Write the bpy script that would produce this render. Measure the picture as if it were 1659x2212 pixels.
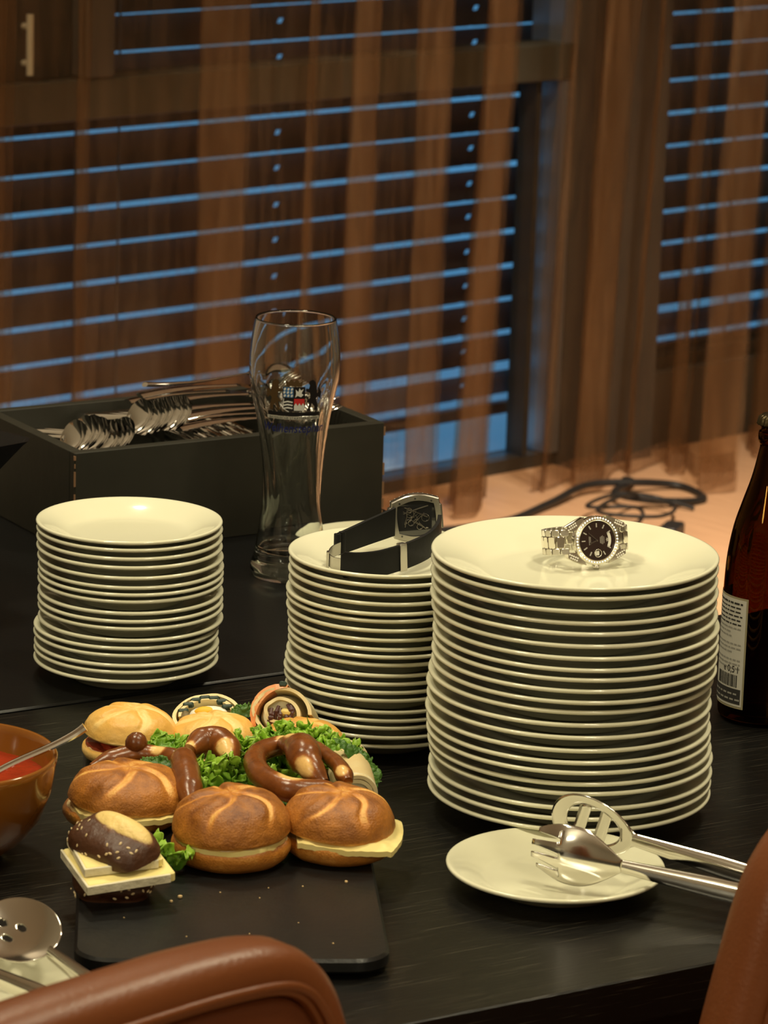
import bpy, math, random
from mathutils import Vector, Matrix, noise as mnoise

random.seed(7)
scene = bpy.context.scene
for o in list(bpy.data.objects):
    bpy.data.objects.remove(o, do_unlink=True)
COL = scene.collection
R = math.radians
PI = math.pi
T = 0.75                       # table top height

# ------------------------------------------------------------------ camera
def make_camera():
    pitch, roll = R(14.0), R(1.8)
    fw = Vector((0, math.cos(pitch), -math.sin(pitch)))
    r0 = Vector((1, 0, 0)); u0 = r0.cross(fw)
    rt = r0 * math.cos(roll) + u0 * math.sin(roll)
    up = u0 * math.cos(roll) - r0 * math.sin(roll)
    cd = bpy.data.cameras.new('camera')
    cam = bpy.data.objects.new('camera', cd); COL.objects.link(cam)
    m = Matrix((rt, up, -fw)).transposed().to_4x4()
    m.translation = (0, 0, 1.67)
    cam.matrix_world = m
    cd.sensor_fit = 'VERTICAL'; cd.sensor_height = 36.0
    cd.lens = 36.0 * 7668.0 / 2212.0
    cd.dof.use_dof = True; cd.dof.focus_distance = 3.02; cd.dof.aperture_fstop = 18.0
    cd.clip_start = 0.05; cd.clip_end = 200
    scene.camera = cam
make_camera()

# ------------------------------------------------------------------ view + world (blue dusk outside)
vs = scene.view_settings
vs.view_transform = 'Standard'
vs.look = 'None'
vs.gamma = 1.0
vs.use_curve_mapping = False
vs.exposure = 0.0
cy = scene.cycles
cy.max_bounces = 8; cy.diffuse_bounces = 3; cy.glossy_bounces = 4; cy.transmission_bounces = 8; cy.transparent_max_bounces = 20
world = bpy.data.worlds.new('dusk_sky'); scene.world = world
world.use_nodes = True
wn = world.node_tree.nodes; wl = world.node_tree.links
wn['Background'].inputs['Color'].default_value = (0.11, 0.37, 0.68, 1)
wn['Background'].inputs['Strength'].default_value = 0.98

# window-wall frame: s along the glass, o outwards, origin on the floor below the corner post
WTH = R(42.5)
WU = Vector((math.cos(WTH), math.sin(WTH), 0)); WN = Vector((-math.sin(WTH), math.cos(WTH), 0))
WB = Vector((0.30, 7.15, 0))
def W(s, o, z): return WB + WU * s + WN * o + Vector((0, 0, z))
# table frame: a along the front edge, b away from the chairs
TTH = R(31.2)
TU = Vector((math.cos(TTH), math.sin(TTH), 0)); TN = Vector((-math.sin(TTH), math.cos(TTH), 0))

def kelvin_warm(k=1.0): return (1.0, 0.78, 0.50)

def area_light(name, loc, target, sx, sy, watts, color, parent=None):
    ld = bpy.data.lights.new(name, 'AREA'); ld.shape = 'RECTANGLE'; ld.size = sx; ld.size_y = sy
    ld.energy = watts; ld.color = color
    ob = bpy.data.objects.new(name, ld); COL.objects.link(ob)
    d = (Vector(target) - Vector(loc)).normalized()
    ob.rotation_euler = d.to_track_quat('-Z', 'Y').to_euler()
    ob.location = loc
    return ob
WARM = (1.0, 0.895, 0.62)
def disc_light(name, loc, target, d, watts, color, spread=180):
    ob = area_light(name, loc, target, d, d, watts, color); ob.data.shape = 'DISK'; ob.data.spread = R(spread); return ob
def point_fill(name, loc, r, watts, color):
    ld = bpy.data.lights.new(name, 'POINT'); ld.energy = watts; ld.color = color; ld.shadow_soft_size = r
    ob = bpy.data.objects.new(name, ld); COL.objects.link(ob); ob.location = loc; return ob
for k, (x, y, w_) in enumerate(((-.75, 2.45, 17), (.55, 2.05, 15), (-.45, 3.75, 13), (.85, 3.35, 15))):
    disc_light('ceiling_downlight', (x, y, 2.70), (x*.5, y*.5+1.4, .75), .26, w_, WARM)
disc_light('ceiling_downlight_by_curtain', (.85, 5.75, 2.70), (.70, 6.15, 0), .16, 27, (1.0, .84, .66), 70)
disc_light('ceiling_downlight_left_of_curtain', (-1.5, 4.9, 2.70), (-.9, 6.0, .4), .16, 6, (1.0, .84, .60), 120)
point_fill('fill_light_behind_chairs', (1.3, -.4, 2.15), .14, 34, WARM)  # added fill light, unseen, brightens walls, ceiling and steel reflections
point_fill('fill_light_left_of_chairs', (-1.6, .2, 2.15), .14, 34, WARM)  # second unseen fill added for the room, not an actual pendant

# ------------------------------------------------------------------ mesh helpers
class MB:
    """collects vertices and faces of ONE mesh"""
    def __init__(s): s.v = []; s.f = []; s.mi = []; s.col = {}; s.m = 0
    def add(s, vs, fs):
        b = len(s.v); s.v += [tuple(p) for p in vs]
        s.f += [tuple(i + b for i in f) for f in fs]; s.mi += [s.m] * len(fs)
        return b
    def box(s, lo, hi, M=None):
        (x0, y0, z0), (x1, y1, z1) = lo, hi
        vs = [Vector(p) for p in ((x0,y0,z0),(x1,y0,z0),(x1,y1,z0),(x0,y1,z0),(x0,y0,z1),(x1,y0,z1),(x1,y1,z1),(x0,y1,z1))]
        if M: vs = [M @ p for p in vs]
        s.add(vs, [(0,3,2,1),(4,5,6,7),(0,1,5,4),(1,2,6,5),(2,3,7,6),(3,0,4,7)]); return s
    def rbox(s, lo, hi, r, M=None):
        """box with chamfered vertical and horizontal edges"""
        (x0, y0, z0), (x1, y1, z1) = lo, hi
        def ring(i, z): return [(x0+i+r,y0+i,z),(x1-i-r,y0+i,z),(x1-i,y0+i+r,z),(x1-i,y1-i-r,z),(x1-i-r,y1-i,z),(x0+i+r,y1-i,z),(x0+i,y1-i-r,z),(x0+i,y0+i+r,z)]
        vs = [Vector(p) for rg in (ring(r*.6,z0),ring(0,z0+r*.6),ring(0,z1-r*.6),ring(r*.6,z1)) for p in rg]
        if M: vs = [M @ p for p in vs]
        fs = [tuple(range(7,-1,-1)), tuple(range(24,32))]
        for k in range(3):
            for i in range(8): fs.append((k*8+i, k*8+(i+1)%8, k*8+8+(i+1)%8, k*8+8+i))
        s.add(vs, fs); return s
    def lathe(s, prof, seg=48, mod=None, M=None, close=False):
        vs = []; n = len(prof)
        for k in range(seg):
            a = 2*PI*k/seg
            for (r, z) in prof:
                rr = mod(r, z, a) if mod else r
                vs.append(Vector((rr*math.cos(a), rr*math.sin(a), z)))
        if M: vs = [M @ p for p in vs]
        fs = []
        m = n if close else n-1
        for k in range(seg):
            k2 = (k+1) % seg
            for i in range(m):
                j = (i+1) % n
                a0, a1, b0, b1 = k*n+i, k*n+j, k2*n+i, k2*n+j
                if prof[i][0] < 1e-9: fs.append((a0, b1, a1)) if prof[j][0] > 1e-9 else None
                elif prof[j][0] < 1e-9: fs.append((a0, b0, a1))
                else: fs.append((a0, b0, b1, a1))
        fs = [f for f in fs if f]
        s.add(vs, fs); return s
    def tube(s, pts, rad, seg=10, caps=True, closed=False, flat=None, up=None):
        """swept section; rad a number or list; flat = (width scale, height scale); up = fixed section-up vector"""
        pts = [Vector(p) for p in pts]; n = len(pts)
        if not isinstance(rad, (list, tuple)): rad = [rad]*n
        ts = []
        for i in range(n):
            a = pts[(i-1) % n] if (closed or i > 0) else pts[0]
            b = pts[(i+1) % n] if (closed or i < n-1) else pts[-1]
            ts.append((b-a).normalized())
        u = Vector(up) if up else (Vector((0,0,1)) if abs(ts[0].z) < .9 else Vector((1,0,0)))
        vs = []
        for i in range(n):
            if up: u = Vector(up)
            x = ts[i].cross(u).normalized(); y = x.cross(ts[i]).normalized(); u = y
            w, h = flat if flat else (1, 1)
            for k in range(seg):
                a = 2*PI*k/seg
                vs.append(pts[i] + x*(math.cos(a)*rad[i]*w) + y*(math.sin(a)*rad[i]*h))
        fs = []
        for i in range(n if closed else n-1):
            i2 = (i+1) % n
            for k in range(seg):
                k2 = (k+1) % seg
                fs.append((i*seg+k, i*seg+k2, i2*seg+k2, i2*seg+k))
        if caps and not closed:
            fs.append(tuple(range(seg-1,-1,-1))); fs.append(tuple((n-1)*seg+k for k in range(seg)))
        s.add(vs, fs); return s
    def strap(s, pts, half_w, half_t, up=(0,0,1)):
        """ribbon of rectangular section swept along pts, width along up"""
        pts = [Vector(p) for p in pts]; n = len(pts); up = Vector(up); vs = []
        if not isinstance(half_w, (list, tuple)): half_w = [half_w]*n
        for i in range(n):
            t = (pts[min(i+1,n-1)] - pts[max(i-1,0)]).normalized()
            x = t.cross(up).normalized(); u2 = up
            w = half_w[i]; c = half_t*.5
            for (a, b) in ((-1,-1),(1,-1),(1,1),(-1,1)):
                vs.append(pts[i] + x*(a*half_t) + u2*(b*(w - 0)))
        fs = []
        for i in range(n-1):
            for k in range(4):
                k2 = (k+1) % 4
                fs.append((i*4+k, i*4+k2, i*4+4+k2, i*4+4+k))
        fs.append((3,2,1,0)); fs.append(tuple((n-1)*4+k for k in range(4)))
        s.add(vs, fs); return s
    def grid(s, fn, nu, nv, cu=False, cv=False):
        vs = [fn(i/(nu if cu else nu-1), j/(nv if cv else nv-1)) for i in range(nu) for j in range(nv)]
        fs = []
        for i in range(nu if cu else nu-1):
            for j in range(nv if cv else nv-1):
                i2, j2 = (i+1) % nu, (j+1) % nv
                fs.append((i*nv+j, i2*nv+j, i2*nv+j2, i*nv+j2))
        s.add(vs, fs); return s
    def prism(s, outline, z0, z1, M=None, bevel=0.0):
        """extruded outline (list of xy), optional chamfer at both faces"""
        n = len(outline)
        cx = sum(p[0] for p in outline)/n; cy = sum(p[1] for p in outline)/n
        def inset(k):
            out = []
            for i in range(n):
                a, b, c = Vector(outline[i-1]), Vector(outline[i]), Vector(outline[(i+1) % n])
                d = ((b-a).normalized() + (c-b).normalized())
                if d.length < 1e-6: d = (c-b)
                d.normalize(); nrm = Vector((-d.y, d.x))
                out.append(b + nrm*k)
            return out
        rings = [(inset(bevel), z0), (outline, z0+bevel), (outline, z1-bevel), (inset(bevel), z1)] if bevel else [(outline, z0), (outline, z1)]
        vs = [Vector((p[0], p[1], z)) for rg, z in rings for p in rg]
        if M: vs = [M @ p for p in vs]
        fs = [tuple(range(n-1,-1,-1)), tuple((len(rings)-1)*n+i for i in range(n))]
        for k in range(len(rings)-1):
            for i in range(n):
                fs.append((k*n+i, k*n+(i+1) % n, k*n+n+(i+1) % n, k*n+n+i))
        s.add(vs, fs); return s
    def blob(s, c, r, seg=10, M=None):
        rx, ry, rz = r if isinstance(r, (tuple, list)) else (r, r, r)
        vs = []; rings = seg//2+1
        for i in range(rings):
            t = PI*i/(rings-1)
            for k in range(seg):
                a = 2*PI*k/seg
                vs.append(Vector((rx*math.sin(t)*math.cos(a), ry*math.sin(t)*math.sin(a), rz*math.cos(t))))
        if M: vs = [M @ p for p in vs]
        vs = [p + Vector(c) for p in vs]
        fs = []
        for i in range(rings-1):
            for k in range(seg):
                k2 = (k+1) % seg
                if i == 0: fs.append((k, seg+k, seg+k2))
                elif i == rings-2: fs.append((i*seg+k, i*seg+seg+k, i*seg+k2))
                else: fs.append((i*seg+k, i*seg+seg+k, i*seg+seg+k2, i*seg+k2))
        s.add(vs, fs); return s
    def mesh(s, name, mats, sharp=35, attr=None):
        me = bpy.data.meshes.new(name); me.from_pydata(s.v, [], s.f)
        for m in (mats if isinstance(mats, (list, tuple)) else [mats]): me.materials.append(m)
        me.polygons.foreach_set('material_index', s.mi)
        me.polygons.foreach_set('use_smooth', [True]*len(s.f))
        if sharp is not None: me.set_sharp_from_angle(angle=R(sharp))
        if attr:
            for an, vals in attr.items():
                at = me.attributes.new(an, 'FLOAT', 'POINT'); at.data.foreach_set('value', vals)
        me.update(); return me
    def build(s, name, mats, parent=None, sharp=35, attr=None, loc=None):
        ob = bpy.data.objects.new(name, s.mesh(name, mats, sharp, attr)); COL.objects.link(ob)
        if parent: ob.parent = parent
        if loc: ob.location = loc
        return ob

def tag(o, label=None, cat=None, group=None, kind=None):
    if label: o['label'] = label
    if cat: o['category'] = cat
    if group: o['group'] = group
    if kind: o['kind'] = kind
    return o
def thing(name, label, cat, loc=(0,0,0), rz=0.0, group=None, rot=None):
    o = bpy.data.objects.new(name, None); COL.objects.link(o); o.empty_display_size = .05
    o.location = loc; o.rotation_euler = rot if rot else (0, 0, rz)
    return tag(o, label, cat, group)
def copy_tree(o, parent=None):
    c = o.copy(); COL.objects.link(c); c.parent = parent
    for ch in list(o.children): copy_tree(ch, c)
    return c
def mesh_obj(name, me, parent=None, loc=None, rot=None):
    ob = bpy.data.objects.new(name, me); COL.objects.link(ob)
    if parent: ob.parent = parent
    if loc: ob.location = loc
    if rot: ob.rotation_euler = rot
    return ob
def catmull(pts, n, closed=False):
    P = [Vector(p) for p in pts]; m = len(P); out = []
    segs = m if closed else m-1
    for i in range(segs):
        if closed: p0, p1, p2, p3 = P[(i-1) % m], P[i], P[(i+1) % m], P[(i+2) % m]
        else: p0, p1, p2, p3 = P[max(i-1,0)], P[i], P[i+1], P[min(i+2,m-1)]
        for k in range(n):
            t = k/n
            out.append(.5*((2*p1) + (p2-p0)*t + (2*p0-5*p1+4*p2-p3)*t*t + (3*p1-p0-3*p2+p3)*t**3))
    if not closed: out.append(P[-1])
    return out
def lerp(a, b, t): return a + (b-a)*t
def smooth(t): t = max(0., min(1., t)); return t*t*(3-2*t)
def nz(x, y=0., z=0., s=1.): return mnoise.noise(Vector((x*s, y*s, z*s)))
def rot_to(xa, ya, za, loc=(0,0,0)):
    """matrix with given local axes"""
    m = Matrix((Vector(xa), Vector(ya), Vector(za))).transposed().to_4x4(); m.translation = Vector(loc); return m

# ------------------------------------------------------------------ materials
def new_mat(name):
    m = bpy.data.materials.new(name); m.use_nodes = True
    return m, m.node_tree.nodes, m.node_tree.links, m.node_tree.nodes['Principled BSDF']
def mat(name, col, rough=.5, metal=0., spec=.5, noise=None, bump=None, **kw):
    """noise = (scale, colour2, amount, (stretch xyz)); bump = (scale, strength, (stretch))"""
    m, n, l, b = new_mat(name)
    b.inputs['Base Color'].default_value = (*col, 1); b.inputs['Roughness'].default_value = rough
    b.inputs['Metallic'].default_value = metal; b.inputs['Specular IOR Level'].default_value = spec
    for k, v in kw.items(): b.inputs[k].default_value = v
    def coords(st):
        tc = n.new('ShaderNodeTexCoord'); mp = n.new('ShaderNodeMapping'); mp.inputs['Scale'].default_value = st
        l.new(tc.outputs['Object'], mp.inputs['Vector']); return mp
    if noise:
        sc, c2, amt, st = noise
        tx = n.new('ShaderNodeTexNoise'); tx.inputs['Scale'].default_value = sc; tx.inputs['Detail'].default_value = 5
        l.new(coords(st).outputs[0], tx.inputs['Vector'])
        rp = n.new('ShaderNodeValToRGB'); rp.color_ramp.elements[0].position = .5-amt; rp.color_ramp.elements[1].position = .5+amt
        rp.color_ramp.elements[0].color = (*col, 1); rp.color_ramp.elements[1].color = (*c2, 1)
        l.new(tx.outputs['Fac'], rp.inputs['Fac']); l.new(rp.outputs[0], b.inputs['Base Color'])
    if bump:
        sc, stg, st = bump
        tx = n.new('ShaderNodeTexNoise'); tx.inputs['Scale'].default_value = sc; tx.inputs['Detail'].default_value = 4
        l.new(coords(st).outputs[0], tx.inputs['Vector'])
        bp = n.new('ShaderNodeBump'); bp.inputs['Strength'].default_value = stg; bp.inputs['Distance'].default_value = .002
        l.new(tx.outputs['Fac'], bp.inputs['Height']); l.new(bp.outputs[0], b.inputs['Normal'])
    return m
def attr_mat(name, c0, c1, attr='crust', rough=.5, sc=60., c2=None, bumpst=.4, bumpsc=120., noise_amt=.35, **kw):
    """colour runs from c0 to c1 with the mesh's own attribute, broken up by noise"""
    m, n, l, b = new_mat(name)
    at = n.new('ShaderNodeAttribute'); at.attribute_name = attr
    tc = n.new('ShaderNodeTexCoord')
    tx = n.new('ShaderNodeTexNoise'); tx.inputs['Scale'].default_value = sc; tx.inputs['Detail'].default_value = 8; tx.inputs['Roughness'].default_value = .78
    l.new(tc.outputs['Object'], tx.inputs['Vector'])
    ma = n.new('ShaderNodeMath'); ma.operation = 'SUBTRACT'; ma.inputs[1].default_value = .5; l.new(tx.outputs['Fac'], ma.inputs[0])
    mm = n.new('ShaderNodeMath'); mm.operation = 'MULTIPLY_ADD'; mm.inputs[1].default_value = noise_amt*2; l.new(ma.outputs[0], mm.inputs[0]); l.new(at.outputs['Fac'], mm.inputs[2])
    rp = n.new('ShaderNodeValToRGB'); e = rp.color_ramp.elements
    e[0].color = (*c0, 1); e[1].color = (*c1, 1)
    if c2: x = e.new(.5); x.color = (*c2, 1)
    l.new(mm.outputs[0], rp.inputs['Fac']); l.new(rp.outputs[0], b.inputs['Base Color'])
    b.inputs['Roughness'].default_value = rough
    for k, v in kw.items(): b.inputs[k].default_value = v
    t2 = n.new('ShaderNodeTexNoise'); t2.inputs['Scale'].default_value = bumpsc; t2.inputs['Detail'].default_value = 5; l.new(tc.outputs['Object'], t2.inputs['Vector'])
    bp = n.new('ShaderNodeBump'); bp.inputs['Strength'].default_value = bumpst; bp.inputs['Distance'].default_value = .0015
    l.new(t2.outputs['Fac'], bp.inputs['Height']); l.new(bp.outputs[0], b.inputs['Normal'])
    return m
ONE = (1, 1, 1)
def glass_mat(name, col, rough=0.0, ior=1.5):
    m, n, l, b = new_mat(name); n.remove(b)
    g = n.new('ShaderNodeBsdfGlass'); g.inputs['Color'].default_value = (*col, 1); g.inputs['Roughness'].default_value = rough; g.inputs['IOR'].default_value = ior
    l.new(g.outputs[0], n['Material Output'].inputs['Surface']); return m

M_porcelain = mat('cream_porcelain', (.765, .750, .575), .10, noise=(14, (.735, .720, .535), .25, ONE))
M_steel = mat('polished_steel', (.72, .70, .66), .10, 1.0, bump=(40, .03, ONE))
M_cutlery = mat('cutlery_steel', (.80, .79, .77), .07, 1.0)
M_chrome_dark = mat('brushed_steel', (.55, .54, .52), .28, 1.0, noise=(90, (.45,.44,.42), .3, (1,1,12)))
M_wood_black = None
# ------------------------------------------------------------------ room shell (aligned with the window wall)
M_floor = mat('oak_floor', (.42, .24, .13), .38, noise=(5, (.52, .31, .17), .25, (14, 1.2, 1)), bump=(30, .1, (20, 1, 1)))
M_wall = mat('pale_plaster', (.58, .54, .46), .8, bump=(60, .1, ONE))
M_ceiling = mat('white_ceiling', (.80, .78, .72), .8)
M_frame_dark = mat('dark_bronze_aluminium', (.045, .037, .028), .45, .3, noise=(20, (.06, .05, .035), .3, ONE))
M_transom = mat('olive_grey_aluminium', (.050, .042, .024), .55, .1, noise=(12, (.07, .06, .04), .3, ONE))
M_alu = mat('satin_aluminium', (.42, .43, .45), .35, .8)
M_pillar = mat('grey_brown_plaster', (.07, .058, .042), .7, noise=(9, (.05, .04, .03), .3, ONE), bump=(40, .2, ONE))
M_slat = mat('brown_lacquered_slat', (.060, .036, .024), .42, .1, noise=(3, (.045, .028, .02), .3, (.3, 8, 8)))
M_ground = mat('terrace_paving', (.78, .80, .80), .8, noise=(3, (.70, .72, .72), .3, ONE))

S0, S1, O0 = -8.0, 2.6, -7.6
room_rot = (0, 0, WTH)
def wbox(name, lo, hi, m, parent=None, kind='structure', r=None):
    b = MB()
    if r: b.rbox(lo, hi, r)
    else: b.box(lo, hi)
    ob = b.build(name, m, parent)
    if not parent:
        ob.location = WB; ob.rotation_euler = room_rot
        if kind: ob['kind'] = kind
    return ob
wbox('floor', (S0, O0, -.1), (S1, 0.06, 0), M_floor)
wbox('ceiling', (S0, O0, 2.75), (S1, 0.06, 2.85), M_ceiling)
wbox('wall_left', (S0-.1, O0, 0), (S0, .06, 2.75), M_wall)
wbox('wall_right', (S1, O0, 0), (S1+.1, .06, 2.75), M_wall)
wbox('wall_front', (S0, O0-.1, 0), (S1, O0, 2.75), M_wall)
wbox('wall_back', (S0, -.04, 0), (-2.4, .06, 2.75), M_wall)
wbox('trim_1', (.035, -.10, 0), (.255, .06, 2.75), M_pillar)             # post between the windows
wbox('trim_2', (.255, -.06, 0), (S1, .06, .165), M_pillar)               # parapet under the right window
wbox('trim_3', (-2.4, -.06, 2.6), (S1, .06, 2.75), M_pillar)
terr = wbox('terrace', (-30, .16, -.3), (30, 40, -.12), M_ground, kind='structure')

# thin window glass: a real pane, mostly clear with a Fresnel reflection
def pane_mat():
    m, n, l, b = new_mat('window_glass'); n.remove(b)
    t = n.new('ShaderNodeBsdfTransparent'); t.inputs[0].default_value = (.93, .96, .97, 1)
    g = n.new('ShaderNodeBsdfGlossy'); g.inputs['Roughness'].default_value = .01
    f = n.new('ShaderNodeFresnel')
    gm = n.new('ShaderNodeNewGeometry'); ir = n.new('ShaderNodeMath'); ir.operation = 'MULTIPLY_ADD'     # same reflection on both faces of the pane
    ir.inputs[1].default_value = 1/1.45 - 1.45; ir.inputs[2].default_value = 1.45
    l.new(gm.outputs['Backfacing'], ir.inputs[0]); l.new(ir.outputs[0], f.inputs['IOR'])
    mx = n.new('ShaderNodeMixShader'); l.new(f.outputs[0], mx.inputs[0]); l.new(t.outputs[0], mx.inputs[1]); l.new(g.outputs[0], mx.inputs[2])
    l.new(mx.outputs[0], n['Material Output'].inputs['Surface']); return m
M_pane = pane_mat()

def window(name, s0, s1, z0, z1, transom, extras):
    root = bpy.data.objects.new(name, None); COL.objects.link(root)
    root.location = WB; root.rotation_euler = room_rot; root['kind'] = 'structure'
    wbox('window_frame', (s0, -.03, z0), (s1, .04, z0+.028), M_frame_dark, root)
    wbox('window_frame', (s0, -.03, z1-.05), (s1, .04, z1), M_frame_dark, root)
    wbox('window_frame', (s0, -.03, z0+.03), (s0+.045, .04, z1-.052), M_frame_dark, root)
    wbox('window_frame', (s1-.030, -.045, z0+.03), (s1, .05, z1-.052), M_alu, root)
    if transom:
        wbox('transom', (s0+.047, -.05, .800), (s1-.002, .03, .873), M_transom, root, r=.004)
        wbox('pane', (s0+.047, 0, z0+.03), (s1-.032, .006, .798), M_pane, root)
        wbox('pane', (s0+.047, 0, .875), (s1-.032, .006, z1-.052), M_pane, root)
    else:
        wbox('pane', (s0+.047, 0, z0+.03), (s1-.032, .006, z1-.052), M_pane, root)
    for e in extras: e(root)
    return root
def sash(root):
    wbox('sash_post', (-1.205, -.055, .875), (-1.140, .03, 2.53), M_pillar, root, r=.004)
    wbox('sash_panel', (-2.30, -.012, .875), (-1.207, -.002, 2.53), M_frame_dark, root)
    h = MB(); h.tube([(-1.312, -.030, .885), (-1.312, -.030, .992)], .0065, 8)
    h.tube([(-1.312, -.030, .905), (-1.312, -.010, .905)], .006, 8); h.tube([(-1.312, -.030, .97), (-1.312, -.010, .97)], .006, 8)
    h.build('window_handle', mat('ivory_handle', (.55, .48, .34), .35), root)
def mid_stile(root):
    wbox('glazing_bead', (-.055, -.030, .03), (-.042, .02, .798), M_frame_dark, root)
window('window_1', -2.4, .033, 0.0, 2.6, True, [sash, mid_stile])
window('window_2', .257, S1, .165, 2.6, False, [])

# outside venetian blinds, one object per blind, one mesh per slat (shared)
def slat_mesh(length, holes):
    b = MB(); w = .080; N = 7
    prof = [((i/N-.5)*w, .006*(1-(2*i/N-1)**2)) for i in range(N+1)]
    cuts = sorted(holes); xs = [0] + [c for h in cuts for c in (h-.006, h+.006)] + [length]
    for i in range(0, len(xs), 2):
        x0, x1 = xs[i], xs[i+1]
        vs = [(x, y, z) for x in (x0, x1) for (y, z) in prof] + [(x, y, z-.0012) for x in (x0, x1) for (y, z) in prof]
        n = N+1; fs = []
        for k in range(N):
            fs += [(k, n+k, n+k+1, k+1), (2*n+k, 2*n+k+1, 3*n+k+1, 3*n+k)]
            fs += [(k, k+1, 2*n+k+1, 2*n+k), (n+k, 3*n+k, 3*n+k+1, n+k+1)]
        fs += [(0, 2*n, 3*n, n), (N, n+N, 3*n+N, 2*n+N)]
        b.add(vs, fs)
    for h in cuts:       # strips left and right of each cord slot
        for y0, y1 in ((0, 3), (4, N)):
            vs = [(x, prof[k][0], prof[k][1]) for x in (h-.006, h+.006) for k in range(y0, y1+1)]
            m = y1-y0+1
            b.add(vs, [(k, m+k, m+k+1, k+1) for k in range(m-1)])
    return b.mesh('slat', M_slat, sharp=40)
def blind(label, s0, s1, ztop, n, zlast, holes, tilt, bottom_open, cords):
    root = thing('venetian_blind', label, 'blind', loc=W(s0, .105, 0), rz=WTH, group=None)
    me = slat_mesh(s1-s0, holes)
    for i in range(n):
        z = zlast + .0705*i
        t = tilt + .9*math.sin(i*1.7)*(1 if i > 2 else 0)
        if i > 7: t += 1.3
        if i < len(bottom_open): t = bottom_open[i]
        mesh_obj('slat', me, root, (0, 0, z + random.uniform(-.0012, .0012)), (R(-t), R(random.uniform(-.06, .06)), 0))
    top = MB().rbox((0, -.05, ztop), (s1-s0, .05, ztop+.06), .006).build('head_rail', M_frame_dark, root)
    rail = MB().rbox((0, -.012, zlast-.065), (s1-s0, .012, zlast-.041), .004).build('bottom_rail', M_slat, root)
    for h in cords:
        MB().tube([(h, -.043, zlast-.05), (h, -.043, ztop)], .0022, 6).build('lift_cord', M_frame_dark, root)
    return root
blind('brown slatted venetian blind outside the tall window behind the cutlery box', -2.35, .115, 2.62, 35, .153,
      [1.734, 2.250], 60.5, [52, 57], (1.21, 1.31))
blind('brown slatted venetian blind outside the window right of the wide post', .240, S1-.03, 2.62, 34, .2255,
      [.62, 1.2], 61, [54, 59], (.28, .40))

# sheer curtains: plan paths with S-folds so that the cloth overlaps itself in bands
def curtain_mat(name, col, a0, a1, scale):
    m, n, l, b = new_mat(name); n.remove(b)
    tc = n.new('ShaderNodeTexCoord'); mp = n.new('ShaderNodeMapping'); mp.inputs['Scale'].default_value = (26, 26, 3.2)
    l.new(tc.outputs['Object'], mp.inputs['Vector'])
    tx = n.new('ShaderNodeTexNoise'); tx.inputs['Scale'].default_value = scale; tx.inputs['Detail'].default_value = 5; tx.inputs['Distortion'].default_value = 1.4
    l.new(mp.outputs[0], tx.inputs['Vector'])
    mr = n.new('ShaderNodeMapRange'); mr.inputs['From Min'].default_value = .42; mr.inputs['From Max'].default_value = .72
    mr.inputs['To Min'].default_value = a0; mr.inputs['To Max'].default_value = a1
    l.new(tx.outputs['Fac'], mr.inputs['Value'])
    tr = n.new('ShaderNodeBsdfTransparent'); tr.inputs[0].default_value = (.97, .93, .88, 1)
    df = n.new('ShaderNodeBsdfDiffuse'); df.inputs['Color'].default_value = (*col, 1)
    tl = n.new('ShaderNodeBsdfTranslucent'); tl.inputs['Color'].default_value = (*col, 1)
    ms = n.new('ShaderNodeMixShader'); ms.inputs[0].default_value = .35; l.new(df.outputs[0], ms.inputs[1]); l.new(tl.outputs[0], ms.inputs[2])
    gl = n.new('ShaderNodeBsdfGlossy'); gl.inputs['Color'].default_value = (.7, .55, .38, 1); gl.inputs['Roughness'].default_value = .42
    mg = n.new('ShaderNodeMixShader'); mg.inputs[0].default_value = .20; l.new(ms.outputs[0], mg.inputs[1]); l.new(gl.outputs[0], mg.inputs[2])
    mx = n.new('ShaderNodeMixShader'); l.new(mr.outputs[0], mx.inputs[0]); l.new(tr.outputs[0], mx.inputs[1]); l.new(mg.outputs[0], mx.inputs[2])
    l.new(mx.outputs[0], n['Material Output'].inputs['Surface']); return m
M_curtain = curtain_mat('brown_sheer_cloth', (.265, .148, .070), .08, .26, 1.0)
M_hem = curtain_mat('brown_sheer_hem', (.30, .16, .08), .45, .7, 1.0)

def curtain(label, path, lean, seed, hem=True):
    """path: list of (p, o); p is s - .96 o, so folds are given where they overlap"""
    pts = [(p + .96*o, o, 0) for p, o in path]
    c = catmull(pts, 10)
    root = thing('sheer_curtain', label, 'curtain', loc=W(0, 0, 0), rz=WTH, group=None)
    NZ = 60; zt = 2.55
    def fn_factory(z0, z1, nzz):
        vs = []
        for i, q in enumerate(c):
            a = c[max(i-1, 0)]; b = c[min(i+1, len(c)-1)]
            t = (b-a).normalized(); nn = Vector((-t.y, t.x, 0))
            for k in range(nzz+1):
                z = lerp(z0, z1, k/nzz)
                damp = smooth((2.6-z)/.8)
                w = .010*nz(i*.045+seed, z*1.1, seed)*damp + .0045*nz(i*.21, z*5.5+seed, 3.1) + .004*nz(i*.13+9, z*11, seed+5)
                sft = lean*(z-.5) + .012*nz(i*.03, z*.8+seed*3, 7.7)
                vs.append(Vector((q.x+sft, q.y, z)) + nn*w)
        return vs
    def sheet(name, m, z0, z1, nzz):
        b = MB(); vs = fn_factory(z0, z1, nzz); n1 = nzz+1
        b.add(vs, [(i*n1+k, (i+1)*n1+k, (i+1)*n1+k+1, i*n1+k+1) for i in range(len(c)-1) for k in range(nzz)])
        return b.build(name, m, root, sharp=None)
    sheet('cloth', M_curtain, .045, zt, NZ)
    sheet('hem', M_hem, .004, .045, 2)
    return root
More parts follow.
